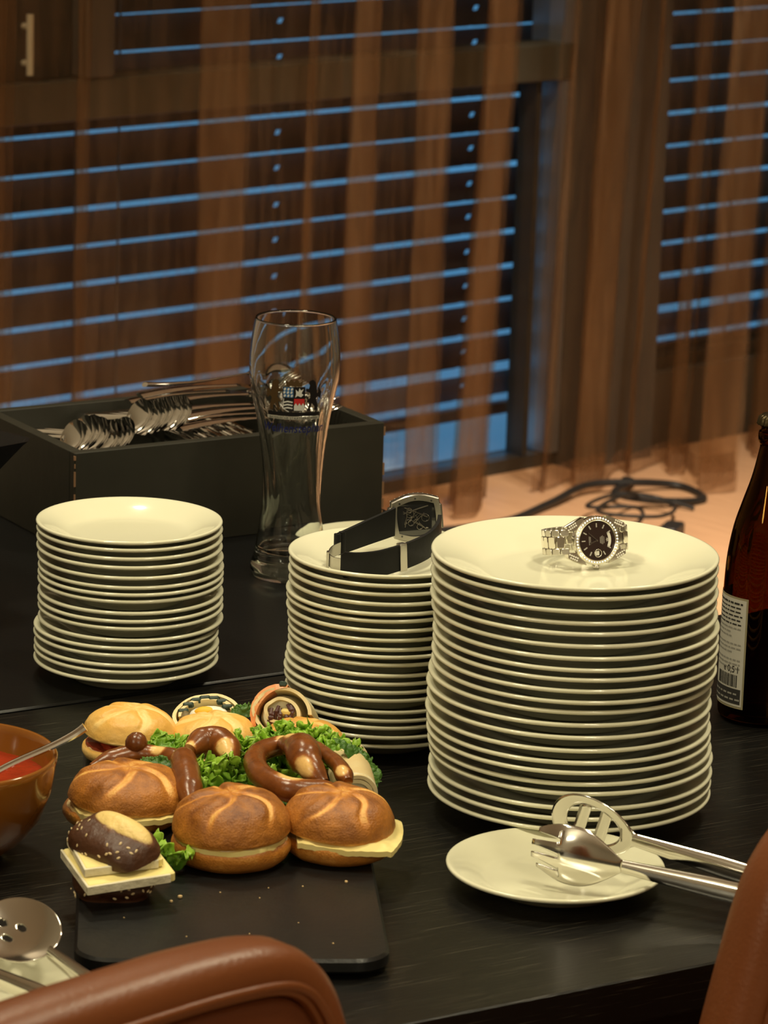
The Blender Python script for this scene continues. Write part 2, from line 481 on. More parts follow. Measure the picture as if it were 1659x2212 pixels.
def folds(start, bands, end, o_back=-.15, step=.024):
    """plan path: flat cloth between bands, cloth pleated back and forth (five layers) inside each band"""
    path = [(start, o_back-.04)]
    last = start
    for (p0, p1, n) in bands:
        path.append((lerp(last, p0, .5), o_back-.03))
        o = o_back
        for k in range(n):
            a_, b_ = (p0, p1) if k % 2 == 0 else (p1, p0)
            path += [(lerp(a_, b_, .12), o), (lerp(a_, b_, .5), o-.004), (lerp(a_, b_, .94), o)]
            o -= step
        last = p1
    path.append((lerp(last, end, .6), o_back-.04)); path.append((end, o_back-.03))
    return path
curtain('brown sheer curtain with a broad fold hanging behind the cutlery box and beer glass',
        folds(-1.75, [(-1.40,-1.292,5),(-1.150,-1.128,3),(-.880,-.757,5),(-.625,-.612,3),(-.513,-.452,5),(-.350,-.268,5)], -.262), .012, 1.0)
curtain('narrow bunched brown sheer curtain panel beside the aluminium window stile',
        folds(-.195, [(-.190,-.112,7)], -.108, -.14, .02), .055, 4.0)
curtain('brown sheer curtain gathered across the wide post and the right window',
        folds(.02, [(.045,.060,3),(.128,.222,5),(.285,.300,3),(.405,.452,5)], .47) + [(.482,-.28),(.592,-.30),(.55,-.325),(.480,-.33),(.53,-.35),(.592,-.36),(.53,-.38),(.480,-.39),(.53,-.41),(.590,-.42)], .040, 8.0)
curtain('brown sheer curtain edge beyond the dark gap above the bottle neck',
        folds(.665, [(.668,.74,5)], 1.3), .040, 12.0)

# cables lying on the floor at the curtain hem
M_cable = mat('black_cable_rubber', (.012, .011, .010), .45)
def cable(label, pts, r):
    b = MB(); b.tube(catmull(pts, 8), r, 8)
    return tag(b.build('power_cable', M_cable), label, 'cable')
def fl(s, o, z=.006): return W(s, o, z)
cable('thick black power cable looped on the oak floor under the curtain hem',
      [fl(-.62,-.30), fl(-.42,-.34), fl(-.24,-.30,.012), fl(-.10,-.26,.02), fl(.00,-.30,.02), fl(.09,-.34,.008), fl(.05,-.44), fl(-.06,-.42,.015), fl(-.10,-.34,.02), fl(.02,-.27,.012), fl(.04,-.23)], .0075)
cable('thin tangled black cable beside the adapter block on the oak floor',
      [fl(-.34,-.42), fl(-.26,-.54,.02), fl(-.18,-.48,.03), fl(-.24,-.40,.025), fl(-.12,-.38,.03), fl(-.08,-.48,.02), fl(-.20,-.55,.03), fl(-.28,-.47,.035), fl(-.16,-.42,.04), fl(-.06,-.40,.02), fl(-.02,-.48)], .004)
ad = thing('power_adapter', 'small black power adapter block on the oak floor near the curtain', 'adapter', loc=W(-.235,-.62,0), rz=R(70))
MB().rbox((-.035,-.018,0),(.035,.018,.034),.004).build('body', M_cable, ad)
MB().tube([(.035,0,.014),(.055,0,.014)],.006,8).build('strain_relief', M_cable, ad)

# ------------------------------------------------------------------ tables
def black_wood(name, base, streak, rough, sc):
    m, n, l, b = new_mat(name)
    tc = n.new('ShaderNodeTexCoord'); mp = n.new('ShaderNodeMapping'); mp.inputs['Scale'].default_value = (13, 900, 900)
    l.new(tc.outputs['Object'], mp.inputs['Vector'])
    tx = n.new('ShaderNodeTexNoise'); tx.inputs['Scale'].default_value = sc; tx.inputs['Detail'].default_value = 3; tx.inputs['Roughness'].default_value = .6
    l.new(mp.outputs[0], tx.inputs['Vector'])
    rp = n.new('ShaderNodeValToRGB'); e = rp.color_ramp.elements
    e[0].position = .60; e[0].color = (*base, 1); e[1].position = .72; e[1].color = (*streak, 1)
    l.new(tx.outputs['Fac'], rp.inputs['Fac']); l.new(rp.outputs[0], b.inputs['Base Color'])
    bp = n.new('ShaderNodeBump'); bp.inputs['Strength'].default_value = .35; bp.inputs['Distance'].default_value = .0006
    l.new(tx.outputs['Fac'], bp.inputs['Height']); l.new(bp.outputs[0], b.inputs['Normal'])
    b.inputs['Roughness'].default_value = rough; b.inputs['Specular IOR Level'].default_value = .38
    return m
M_wood_black = black_wood('black_stained_oak', (.0050, .0046, .0040), (.085, .074, .056), .30, 1.0)
M_table_smooth = mat('smooth_black_laminate', (.005, .005, .005), .34, spec=.35, bump=(200, .05, ONE))
P0 = Vector((.0331, 2.2599, 0))
def TP(a, b, z=T): return P0 + TU*a + TN*b + Vector((0, 0, z))
tb = thing('buffet_table', 'black stained oak buffet table carrying the sandwiches and tallest plate stack', 'table', loc=P0, rz=TTH)
MB().rbox((-1.05, 0, T-.035), (1.05, .755, T), .002).build('table_top', M_wood_black, tb)
MB().box((-1.03, .012, .60), (1.03, .035, T-.036)).build('apron', M_wood_black, tb)
for a in (-.99, .99):
    for b_ in (.07, .69):
        MB().rbox((a-.03, b_-.03, 0), (a+.03, b_+.03, T-.036), .004).build('leg', M_wood_black, tb)
tb2 = thing('side_table', 'smooth black side table under the cutlery box and shorter plate stack', 'table', loc=P0, rz=TTH)
MB().rbox((-1.1, .763, T-.03), (.72, 1.50, T), .003).build('table_top', M_table_smooth, tb2)
for a in (-1.05, .66):
    for b_ in (.81, 1.45):
        MB().rbox((a-.025, b_-.025, 0), (a+.025, b_+.025, T-.031), .004).build('leg', M_table_smooth, tb2)
# ------------------------------------------------------------------ plates
def plate_mesh(Rr, H, seg):
    f = Rr*.60
    prof = [(0, .0022), (f-.006, .0022), (f-.004, .0002), (f-.001, 0), (f+.001, .0006), (f+.0045, .0032), (Rr*.80, H*.52), (Rr*.95, H*.80), (Rr-.0014, H-.0034),
            (Rr-.0002, H-.0026), (Rr, H-.0014), (Rr-.0005, H-.0004), (Rr-.0016, H), (Rr-.0032, H-.0003), (Rr*.93, H*.80+.0022), (Rr*.80, H*.52+.0030), (f+.008, .0072), (f+.003, .0058), (f-.004, .0052), (0, .0050)]
    return MB().lathe(prof, seg).mesh('dinner_plate', M_porcelain, sharp=None)
ME_SMALL = plate_mesh(.083, .0185, 72)
ME_BIG = plate_mesh(.114, .0225, 96)
ORDS = ('first second third fourth fifth sixth seventh eighth ninth tenth eleventh twelfth thirteenth fourteenth fifteenth sixteenth seventeenth eighteenth nineteenth twentieth '
        'twenty-first twenty-second').split()
def stack(me, name, cx, cy, zs, offs, group, label, top_label, bottom_label, z0=T, minp=.0062):
    z = -1
    for i, h in enumerate(zs):
        h = h*.001; h = max(h, z+minp) if i else 0.0; z = h
        dx, dy = offs(i)
        o = mesh_obj(name, me, None, (cx+dx, cy+dy, z0+h), (0, 0, random.uniform(0, 6.28)))
        n = len(zs)
        if i == n-1: tag(o, top_label, 'plate', group)
        elif i == 0: tag(o, bottom_label, 'plate', group)
        else: tag(o, label.format(ORDS[n-1-i]), 'plate', group)
    return z
rp = random.Random(3)
def jit(k, drift):
    def f(i):
        a, b = drift(i)
        return a + rp.uniform(-k, k), b + rp.uniform(-k, k)
    return f
ZL = [0,8.6,14.6,23.8,30.4,37.7,48.2,54.8,62,72.5,78.9,85.2,94,103.2,111,118.8,125.3]
ZM = [0,8.3,16.5,22.8,30.1,40.2,47,54.2,61.4,70.6,77.8,84,92.1,100.3,108.4,114.6,122.7,131.3,138.9,146.4]
ZR = [0,9.3,17.9,29.8,37.6,47.4,55.3,64.5,74.9,84.6,94.9,103.4,112.5,121.6,129.4,138.5,148.1,157.8,166.2,175.8,186.0,193.4]
zl = stack(ME_SMALL, 'side_plate', -.2259, 3.0593, ZL, jit(.0006, lambda i: ((-.0012 if i < 5 else .0016 if i < 13 else 0), 0)),
      'small plates stacked on the side table', 'small cream plate, {} from the top of the stack on the side table',
      'topmost empty small cream plate of the stack on the side table', 'lowest small cream plate of the stack on the side table')
zm = stack(ME_SMALL, 'side_plate', .0030, 2.8960, ZM, jit(.0009, lambda i: (.0012*math.sin(i*.8) , 0)),
      'small plates stacked under the strap watch', 'small cream plate, {} one down from the rubber strap watch in its stack',
      'topmost small cream plate lying directly under the rubber strap watch', 'lowest small cream plate of the stack behind the lettuce')
zr = stack(ME_BIG, 'dinner_plate', .1537, 2.7190, ZR, jit(.0010, lambda i: (.0016*math.sin(i*.55+.6), .001*math.cos(i*.7))),
      'large dinner plates under the steel watch', 'large cream dinner plate, {} one down from the steel watch in its stack',
      'topmost large cream dinner plate lying directly under the steel watch', 'lowest large cream dinner plate of the tall stack', minp=.0072)
tag(mesh_obj('side_plate', ME_SMALL, None, (.1379, 2.5392, T)), 'single cream plate under the fork and slotted tongs', 'plate')
tag(mesh_obj('side_plate', ME_SMALL, None, (-.2766, 2.2536, T)), 'single cream plate under the perforated tongs beside the leather chair', 'plate')
tag(mesh_obj('side_plate', ME_SMALL, None, (-.0059, 3.4962, T)), 'single cream plate holding a leftover crust before the cutlery box', 'plate')

# ------------------------------------------------------------------ writing helpers
def text_polys(body, size, shear=0.0, align='CENTER', bold=0.0):
    cu = bpy.data.curves.new('lettering', 'FONT'); cu.body = body; cu.size = size; cu.shear = shear; cu.align_x = align; cu.offset = bold
    cu.resolution_u = 4; cu.space_character = 1.06
    ob = bpy.data.objects.new('lettering', cu); COL.objects.link(ob)
    dg = bpy.context.evaluated_depsgraph_get(); dg.update()
    me = bpy.data.meshes.new_from_object(ob.evaluated_get(dg))
    vs = [v.co.copy() for v in me.vertices]; fs = [tuple(p.vertices) for p in me.polygons]
    bpy.data.objects.remove(ob, do_unlink=True); bpy.data.meshes.remove(me); bpy.data.curves.remove(cu)
    return vs, fs
def flat_ink(name, col, rough=.4): return mat(name, col, rough)

# ------------------------------------------------------------------ tall wheat beer glass
GS = 1.057
GP = [(0,.0345),(.004,.0365),(.0067,.0375),(.0110,.0374),(.0156,.0360),(.022,.0341),(.036,.0317),(.049,.0299),(.067,.0275),(.085,.0270),(.103,.0275),(.125,.0294),(.152,.0336),(.170,.0378),(.188,.0414),(.2056,.0424),(.221,.0414),(.235,.0396),(.246,.0378)]
GP = [(h*GS, r*GS) for h, r in GP]
def g_r(h):
    for (h0, r0), (h1, r1) in zip(GP, GP[1:]):
        if h <= h1: return lerp(r0, r1, (h-h0)/(h1-h0))
    return GP[-1][1]
def smooth_prof(P, n):
    return [(p.x, p.y) for p in catmull([(r, h, 0) for h, r in P], n)]
M_glass = glass_mat('clear_glass', (.975, .985, .975))
gl = thing('beer_glass', 'tall empty swirl-patterned wheat beer glass with printed crest', 'glass', loc=(-.0923, 3.4219, T))
outer = smooth_prof(GP, 5)
inner = [(max(r-.0022 if z > .05 else r-.0022-(.05-z)*.06, .001), z) for r, z in outer if z > .027]
HG = GP[-1][0]
prof = [(0, .004), (.026, .003), (.033, 0)] + outer + [(outer[-1][0]-.0007, HG+.0009), (outer[-1][0]-.0016, HG+.0006)] + inner[::-1][0:] + [(inner[0][0]*.8, .0245), (0, .0238)]
def swirl(r, z, a):
    k = smooth((z-.05)/.06)*smooth((.212-z)/.05)
    return r + .0011*k*math.sin(11*a + 62*z)
MB().lathe(prof, 132, mod=swirl).build('glass_body', M_glass, gl, sharp=None)
# printed crest and name, wrapped round the glass
I_navy = flat_ink('navy_ink', (.012, .018, .11)); I_gold = flat_ink('bronze_ink', (.075, .042, .014)); I_black = flat_ink('black_ink', (.012, .01, .01))
I_white = flat_ink('white_ink', (.72, .72, .68)); I_red = flat_ink('red_ink', (.60, .03, .03)); I_blue = flat_ink('blue_ink', (.05, .16, .36)); I_cream = flat_ink('cream_ink', (.50, .48, .40))
G_A0 = R(-90 + 1.5)
def gwrap(x, h, off): 
    rr = g_r(h); a = G_A0 + x/rr; rr += .0020 + off
    return Vector((rr*math.cos(a), rr*math.sin(a), h))
class Print:
    def __init__(s, wrap): s.b = MB(); s.wrap = wrap
    def poly(s, pts, mi, off):
        s.b.m = mi; s.b.add([s.wrap(x, y, off) for x, y in pts], [tuple(range(len(pts)))])
    def text(s, body, size, cx, cy, mi, off, shear=0., bold=0., sx=1.):
        vs, fs = text_polys(body, size, shear, bold=bold)
        s.b.m = mi; s.b.add([s.wrap(cx + v.x*sx, cy + v.y, off) for v in vs], fs)
    def rect(s, x0, y0, x1, y1, mi, off, n=1):
        for i in range(n):
            a, b = lerp(x0, x1, i/n), lerp(x0, x1, (i+1)/n)
            s.poly([(a, y0), (b, y0), (b, y1), (a, y1)], mi, off)
cr = Print(gwrap); hc = .1885; w = .0105
# shield: six vertical strips per quarter so that it bends with the glass
cr.rect(-w, hc-.010, w, hc+.012, 0, .0000, 6)                                   # black ground
cr.poly([(-w, hc-.010), (-w*.6, hc-.0135), (w*.6, hc-.0135), (w, hc-.010)], 0, 0)
cr.rect(-w+.0006, hc+.001, -.0005, hc+.0115, 4, .0002, 3)                        # blue quarter with white lozenges
for i in range(3):
    for j in range(3):
        x = -w+.0022+i*.0033-(j % 2)*.0004; y = hc+.0028+j*.0034
        cr.poly([(x-.0006, y-.0016), (x+.0010, y), (x+.0002, y+.0017), (x-.0014, y+.0001)], 3, .0004)
cr.poly([(.001, hc+.001), (.0035, hc+.003), (.0065, hc+.0015), (.009, hc+.004), (.007, hc+.0055), (.009, hc+.010), (.0065, hc+.0085), (.005, hc+.011), (.004, hc+.007), (.0015, hc+.0095), (.002, hc+.005)], 3, .0002)   # rampant lion
cr.rect(.0003, hc-.0065, w-.0005, hc-.0002, 2, .0002, 3)                         # red quarter
for k in range(3):
    x = .0003 + k*.0033
    cr.poly([(x, hc-.0125), (x+.0033, hc-.0125), (x+.0033, hc-.0075), (x+.0016, hc-.0045), (x, hc-.0075)], 3, .0004)
for k in range(3):
    y = hc-.0035-k*.0032
    cr.poly([(-w+.001, y), (-.0055, y+.0012), (-.0008, y+.0002), (-.0012, y-.0010), (-.006, y-.0004), (-w+.0012, y-.0014)], 3, .0003)
cr.poly([(-w, hc-.0105), (-w+.0008, hc+.0), (-w+.0014, hc+.0), (-w+.0009, hc-.0105), (-.004, hc-.0136), (-.0048, hc-.0141)], 3, .0005)
# crown and two standing lions
cr.poly([(-.007, hc+.0125), (.007, hc+.0125), (.0085, hc+.0185), (.005, hc+.0165), (.0028, hc+.020), (0, hc+.017), (-.0028, hc+.020), (-.005, hc+.0165), (-.0085, hc+.0185)], 1, .0002)
for sgn in (-1, 1):
    L = [(.0125,-.0125),(.0160,-.0125),(.0158,-.0100),(.0172,-.0050),(.0200,-.0085),(.0195,-.0125),(.0235,-.0125),(.0230,-.0060),(.0215,-.0005),(.0232,.0020),(.0262,-.0010),(.0270,.0060),(.0248,.0105),(.0262,.0150),(.0240,.0135),(.0236,.0070),(.0226,.0050),(.0218,.0110),(.0208,.0165),(.0180,.0190),(.0150,.0180),(.0138,.0155),(.0150,.0135),(.0140,.0100),(.0112,.0105),(.0115,.0075),(.0150,.0060),(.0158,.0010),(.0125,-.0020),(.0122,-.0045),(.0150,-.0035),(.0140,-.0090)]
    cr.poly([(sgn*x, hc+y) for x, y in (L if sgn > 0 else L)], 0 if sgn > 0 else 1, .0001)
cr.rect(-.0255, hc-.0185, .0255, hc-.0145, 0, 0, 10)
cr.rect(-.0260, hc-.0222, .0255, hc-.0188, 5, .0001, 10)
cr.text('BAYERISCHE STAATSBRAUEREI', .0031, 0, hc-.0217, 0, .0004, sx=1.05)
cr.b.build('printed_crest', [I_black, I_gold, I_red, I_white, I_blue, I_cream], gl, sharp=None)
nm = Print(gwrap)
nm.text('Weihenstephan', .0128, 0, .1530, 0, .0004, shear=.22, bold=.00012, sx=.72)
nm.b.build('printed_name', [I_navy], gl, sharp=None)

# ------------------------------------------------------------------ brown bottle
M_amber = glass_mat('amber_bottle_glass', (.42, .245, .07), ior=1.5)
M_beer = mat('dark_beer_glow', (.05, .018, .004), .2)
BP = [(0,.030),(.003,.0345),(.009,.0372),(.05,.0375),(.106,.0375),(.125,.0372),(.1475,.0358),(.172,.0318),(.193,.0258),(.215,.0190),(.235,.0146),(.2455,.0128),(.2475,.0140),(.252,.0150),(.257,.0145),(.2585,.0128),(.264,.0128),(.270,.0130)]
def bottle(label, loc, rz):
    r = thing('beer_bottle', label, 'bottle', loc=loc, rz=rz)
    o = smooth_prof(BP, 4); i_ = [(max(q-.003, .001), z) for q, z in o if .006 < z]
    pr = [(0, .004), (.024, .0025), (.028, 0)] + o + [(.0095, .2702)] + i_[::-1] + [(.02, .0075), (0, .009)]
    MB().lathe(pr, 64).build('bottle_body', M_amber, r, sharp=None)
    def ruff(q, z, a): return q + (.0009*math.sin(21*a) if q > .0142 else 0)
    MB().lathe([(.0137, .2640), (.0160, .2635), (.0162, .2645), (.0148, .2700), (.0125, .2722), (0, .2726)], 126, mod=ruff).build('crown_cap', mat('black_gold_cap', (.06, .045, .02), .3, .8), r, sharp=None)
    return r
bt = bottle('amber beer bottle with cream back label behind the tall plate stack', (.3356, 2.9891, T), 0)
I_label = mat('label_paper', (.60, .58, .50), .6); I_lgold = mat('label_border', (.34, .30, .18), .5); I_txt = mat('label_print', (.035, .033, .03), .6); I_grey = mat('label_grey', (.33, .32, .28), .6)
AR = R(-96.4-23)
def bwrap(x, h, off):           # x grows to the right, label right edge at x = 0
    rr = .0375; a = AR + x/rr; rr += .0004 + off
    return Vector((rr*math.cos(a), rr*math.sin(a), h))
lb = Print(bwrap); LW = .064
lb.rect(-LW, .0155, 0, .1150, 1, 0, 24)
lb.rect(-LW+.002, .0175, -.0016, .1132, 0, .0002, 24)
lb.rect(-LW+.003, .0195, -.003, .0330, 2, .0004, 20)              # dark foot block
rl = random.Random(5)
y = .1085
for row in range(15):                                              # lines of small print
    x = -LW+.004; hgt = .0021 if row else .0028
    if row in (9, 12): y -= .003
    while x < -.006 - (.012 if row in (7, 8, 11) else 0):
        wd = rl.uniform(.002, .006); lb.rect(x, y, min(x+wd, -.005), y+hgt*.62, 2 if row < 6 else 3, .0004, 2); x += wd + .0011
    y -= .0037
lb.text('e 0,5 l', .0085, -.0150, .0475, 2, .0004, sx=.8, bold=.0001)
x = -.0330
while x < -.008:
    wd = rl.choice((.0004, .0007, .0011)); lb.rect(x, .0345, x+wd, .0455, 2, .0004); x += wd + rl.choice((.0004, .0008))
for rr_ in (.0225, .0275):
    x = -LW+.012
    while x < -.008:
        wd = rl.uniform(.003, .006); lb.rect(x, rr_, x+wd, rr_+.0016, 3, .0006, 2); x += wd+.0015
lb.b.build('back_label', [I_label, I_lgold, I_txt, I_grey], bt, sharp=None)

# ------------------------------------------------------------------ sauce bowl and spoon
M_glaze = mat('amber_brown_glaze', (.28, .100, .013), .13, noise=(9, (.19, .064, .009), .3, ONE), **{'Coat Weight': .6, 'Coat Roughness': .05})
M_sauce = mat('tomato_sauce', (.36, .035, .010), .18, noise=(70, (.22, .02, .006), .3, ONE), bump=(140, .5, ONE))
bw = thing('sauce_bowl', 'glossy amber brown ceramic bowl filled with red sauce', 'bowl', loc=(-.3247, 2.5659, T))
MB().lathe([(0,.004),(.034,.004),(.036,0),(.040,0),(.042,.004),(.058,.016),(.071,.033),(.079,.054),(.0825,.076),(.0828,.0805),(.0815,.0822),(.0798,.0815),(.0785,.076),(.0745,.054),(.066,.034),(.053,.020),(.03,.012),(0,.010)], 80).build('bowl_body', M_glaze, bw, sharp=None)
def sauce(u, v):
    a = 2*PI*u; r = .0762*v
    return Vector((r*math.cos(a), r*math.sin(a), .0605 + .0012*nz(r*math.cos(a)*60, r*math.sin(a)*60, 1) + .001*v**8))
MB().grid(sauce, 48, 14, cu=True).build('sauce', M_sauce, bw, sharp=None)
sp = thing('serving_spoon', 'steel spoon standing in the red sauce with its handle over the rim', 'spoon', loc=(-.3247, 2.5659, T))
hp = catmull([(.010,-.020,.055),(.045,-.010,.075),(.078,0,.0890),(.095,.005,.0975),(.103,.007,.1030)], 8)
MB().tube(hp, [lerp(.0042,.0062,(i/len(hp))**2) for i in range(len(hp))], 10, flat=(1.0,.55)).build('handle', M_cutlery, sp)
MB().blob((-.012,-.026,.040), (.030,.020,.007), 14, Matrix.Rotation(R(-30),4,'Y')).build('spoon_bowl', M_cutlery, sp)

# ------------------------------------------------------------------ cutlery box
M_box = mat('matt_olive_black_paint', (.021, .0195, .0135), .60, spec=.3, noise=(40, (.026, .024, .017), .3, ONE), bump=(90, .15, ONE))
M_chip = mat('chipped_bare_wood', (.22, .12, .06), .8)
BXL, BXD, BXH = .362, .22, .106
bx = thing('cutlery_box', 'matt black wooden cutlery box with chipped corners on the side table', 'box', loc=(-.3117, 3.4676, T), rz=TTH)
MB().rbox((0,0,0),(BXL,.012,BXH),.0012).build('front_board', M_box, bx)
MB().rbox((0,BXD-.012,0),(BXL,BXD,BXH),.0012).build('back_board', M_box, bx)
MB().rbox((0,.0122,0),(.012,BXD-.0122,BXH),.0012).build('side_board', M_box, bx)
MB().rbox((BXL-.012,.0122,0),(BXL,BXD-.0122,BXH),.0012).build('side_board', M_box, bx)
MB().box((.0122,.0122,.002),(BXL-.0122,BXD-.0122,.055)).build('base_board', M_box, bx)
MB().box((.236,.0124,.0552),(.242,BXD-.0124,.070)).build('divider', M_box, bx)
rc = random.Random(2)
for xx, yy in ((0, 0), (BXL, 0)):
    ch = MB()
    z = .004
    while z < BXH-.006:
        hgt = rc.uniform(.004, .016); wd = rc.uniform(.0006, .0016)
        if rc.random() < .75: ch.box((xx-wd*.6-.0002, yy-.0003, z), (xx+wd*.6+.0002, yy+wd, min(z+hgt, BXH-.003)))
        z += hgt + rc.uniform(.002, .008)
    ch.build('chipped_edge', M_chip, bx)['kind'] = 'stuff'
# cutlery meshes lie along +x, head at the far end
def handle_pts(L): return [(L*t, 0, .004*math.sin(t*PI)*(1-t*.4)) for t in [i/12 for i in range(13)]]
def spoon_me():
    b = MB(); hp = handle_pts(.125); b.tube(hp, [lerp(.0085, .0036, smooth(i/12*1.15)) for i in range(13)], 10, flat=(1, .30))
    def bowl(u, v):
        a = 2*PI*u; x = .148 + .028*v*math.cos(a); y = .019*v*math.sin(a)*(1-.12*math.cos(a))
        return Vector((x, y, .002 - .0085*(1-v*v)))
    b.grid(bowl, 20, 6, cu=True)
    def bowl2(u, v):
        p = bowl(u, v); return Vector((p.x, p.y, p.z-.0016))
    b.grid(bowl2, 20, 6, cu=True)
    return b.mesh('spoon', M_cutlery, sharp=50)
def fork_me():
    b = MB(); hp = handle_pts(.120); b.tube(hp, [lerp(.0085, .0036, smooth(i/12*1.15)) for i in range(13)], 10, flat=(1, .30))
    def zc(x): return .002 - .007*math.sin(max(0, min(1, (x-.118)/.06))*PI) + max(0, x-.165)*.18
    def root(u, v):
        x = lerp(.116, .150, u); wd = lerp(.0036, .0125, smooth(u)); return Vector((x, lerp(-wd, wd, v), zc(x)))
    b.grid(root, 8, 5); b.grid(lambda u, v: root(u, v) - Vector((0,0,.0018)), 8, 5)
    for k in range(4):
        y = -.0105 + k*.0070
        b.tube([(lerp(.149, .190, t), y, zc(lerp(.149, .190, t))) for t in [i/6 for i in range(7)]], [.0021]*5+[.0017,.0009], 6, flat=(1, .6))
    return b.mesh('fork', M_cutlery, sharp=50)
def knife_me():
    b = MB(); b.rbox((0,-.0075,-.0035),(.095,.0075,.0035),.0022)
    b.prism([(.095,-.006),(.150,-.009),(.168,-.006),(.174,.004),(.164,.008),(.095,.006)], -.0009, .0009)
    return b.mesh('knife', M_cutlery, sharp=40)
MS, MF, MK = spoon_me(), fork_me(), knife_me()
BM = Matrix.Translation((-.3117, 3.4676, T)) @ Matrix.Rotation(TTH, 4, 'Z')
def in_box(name, me, x, y, z, yaw, rollx, pitch, label, cat, group):
    o = mesh_obj(name, me); o.matrix_world = BM @ Matrix.Translation((x, y, z)) @ Matrix.Rotation(yaw, 4, 'Z') @ Matrix.Rotation(pitch, 4, 'Y') @ Matrix.Rotation(rollx, 4, 'X')
    tag(o, label, cat, group); return o
rcb = random.Random(11)
for k in range(13):
    in_box('table_spoon', MS, .024+.0095*k+(.008 if k > 6 else 0), .196, .076 + (.014 if k > 6 else .004*math.sin(k)), R(-90 + rcb.uniform(-.8, .8)), R(66), R(-13 + rcb.uniform(-.5, .5)),
           'polished steel spoon nested on edge, ' + ORDS[k] + ' from the chipped corner of the cutlery box', 'spoon', 'spoons nested in the cutlery box')
for k in range(7):
    in_box('table_fork', MF, .146+.004*(k % 3), .172-.0195*k, .112 + .0040*((k*3) % 4) - .0022*k, R(rcb.uniform(-1, 1)), R(rcb.uniform(-6, 6)), R(-1),
           'polished steel fork lying lengthwise in the cutlery box, ' + ORDS[k] + ' from its back board', 'fork', 'forks lying in the cutlery box')
for k in range(8):
    in_box('table_knife', MK, .163+.0098*k, .020+.003*(k % 2), .086+.004*(k % 3), R(90+rcb.uniform(-.4, .4)), R(90), 0,
           'steel knife on edge in the cutlery box, ' + ORDS[k] + ' one beside the nested spoons', 'knife', 'knives in the cutlery box')
in_box('table_spoon', MS, .17, .180, .127, R(-3), R(165), R(-2), 'single upturned steel spoon resting on top of the forks', 'spoon', None)

# ------------------------------------------------------------------ black square bowl on a riser at the table end
rs = thing('display_riser', 'black riser block supporting the square black bowl', 'riser', loc=(-.432, 3.270, T), rz=TTH)
MB().rbox((-.045,-.045,0),(.045,.045,.112),.002).build('riser_block', M_box, rs)
sq = thing('square_bowl', 'black flared square bowl beside the cutlery box', 'bowl', loc=(-.432, 3.270, T+.1125), rz=R(47))
M_mel = mat('black_melamine', (.010,.010,.011), .25)
def sqring(h, z, c): return [(h-c,-h,z),(h,-h+c,z),(h,h-c,z),(h-c,h,z),(-h+c,h,z),(-h,h-c,z),(-h,-h+c,z),(-h+c,-h,z)]
rings = [sqring(.036,0,.006), sqring(.068,.047,.010), sqring(.072,.051,.011), sqring(.069,.051,.010), sqring(.035,.006,.006)]
b = MB(); b.add([p for r_ in rings for p in r_], [tuple(range(7,-1,-1)), tuple(range(32,40))] + [(k*8+i, k*8+(i+1)%8, k*8+8+(i+1)%8, k*8+8+i) for k in range(4) for i in range(8)])
b.build('bowl_body', M_mel, sq, sharp=25)
tag(MB().blob((-.398, 3.262, T+.1400), (.018,.016,.011), 12).build('mint_sweet', mat('teal_wrapper', (.02,.30,.22), .35)), 'teal wrapped sweet lying in the square black bowl', 'sweet')
# ------------------------------------------------------------------ black serving board and crumbs
BE1 = Vector((math.cos(R(4.3)), math.sin(R(4.3)), 0)); BE2 = Vector((-BE1.y, BE1.x, 0))
BZ = T + .0150
M_board = mat('matt_black_slate', (.0075, .0075, .0075), .33, spec=.38, noise=(60, (.011, .011, .011), .3, ONE), bump=(160, .12, ONE))
bd = thing('serving_board', 'black slate serving board with rounded corners under the sandwiches', 'board', loc=(-.0953, 2.3260, T), rz=R(4.3))
def rrect(x0, y0, x1, y1, r, n=8):
    out = []
    for cx, cy, a0 in ((x1-r, y0+r, -90), (x1-r, y1-r, 0), (x0+r, y1-r, 90), (x0+r, y0+r, 180)):
        out += [(cx+r*math.cos(R(a0+90*k/n)), cy+r*math.sin(R(a0+90*k/n))) for k in range(n+1)]
    return out
MB().prism(rrect(-.111, 0, .111, .502, .026), .004, .015, bevel=.0022).build('board_slab', M_board, bd)
for x, y in ((-.09,.025),(.09,.025),(-.09,.475),(.09,.475)):
    MB().lathe([(0,0),(.008,0),(.009,.001),(.009,.004),(0,.004)], 16).build('rubber_foot', M_cable, bd, loc=(x, y, 0))

M_crumb = mat('bread_crumb', (.62, .44, .22), .8)
rk = random.Random(21)
for i, (x, y) in enumerate([(-.14,2.4455),(-.1458,2.4362),(-.0194,2.4891),(-.1113,2.4589),(-.0513,2.4772),(-.082,2.4498),(-.1304,2.3669),(-.0862,2.3763),(-.1774,2.4009),(-.0764,2.4719),(-.0521,2.4017),(-.0263,2.3623)]):
    s_ = .0017 if i in (0,) else .0013 if i in (1, 2) else rk.uniform(.0005, .0008)
    o = MB().blob((0,0,0), (s_*1.25, s_, s_*.8), 6).build('bread_crumb', M_crumb)
    o.location = (x, y, BZ + s_*.75); o.rotation_euler = (0, 0, rk.uniform(0, 3))
    tag(o, 'largest pale crumb on the black board before the middle bun' if i == 0 else 'tiny pale bread crumb scattered on the black board', 'crumb', None if i == 0 else 'crumbs on the black board')

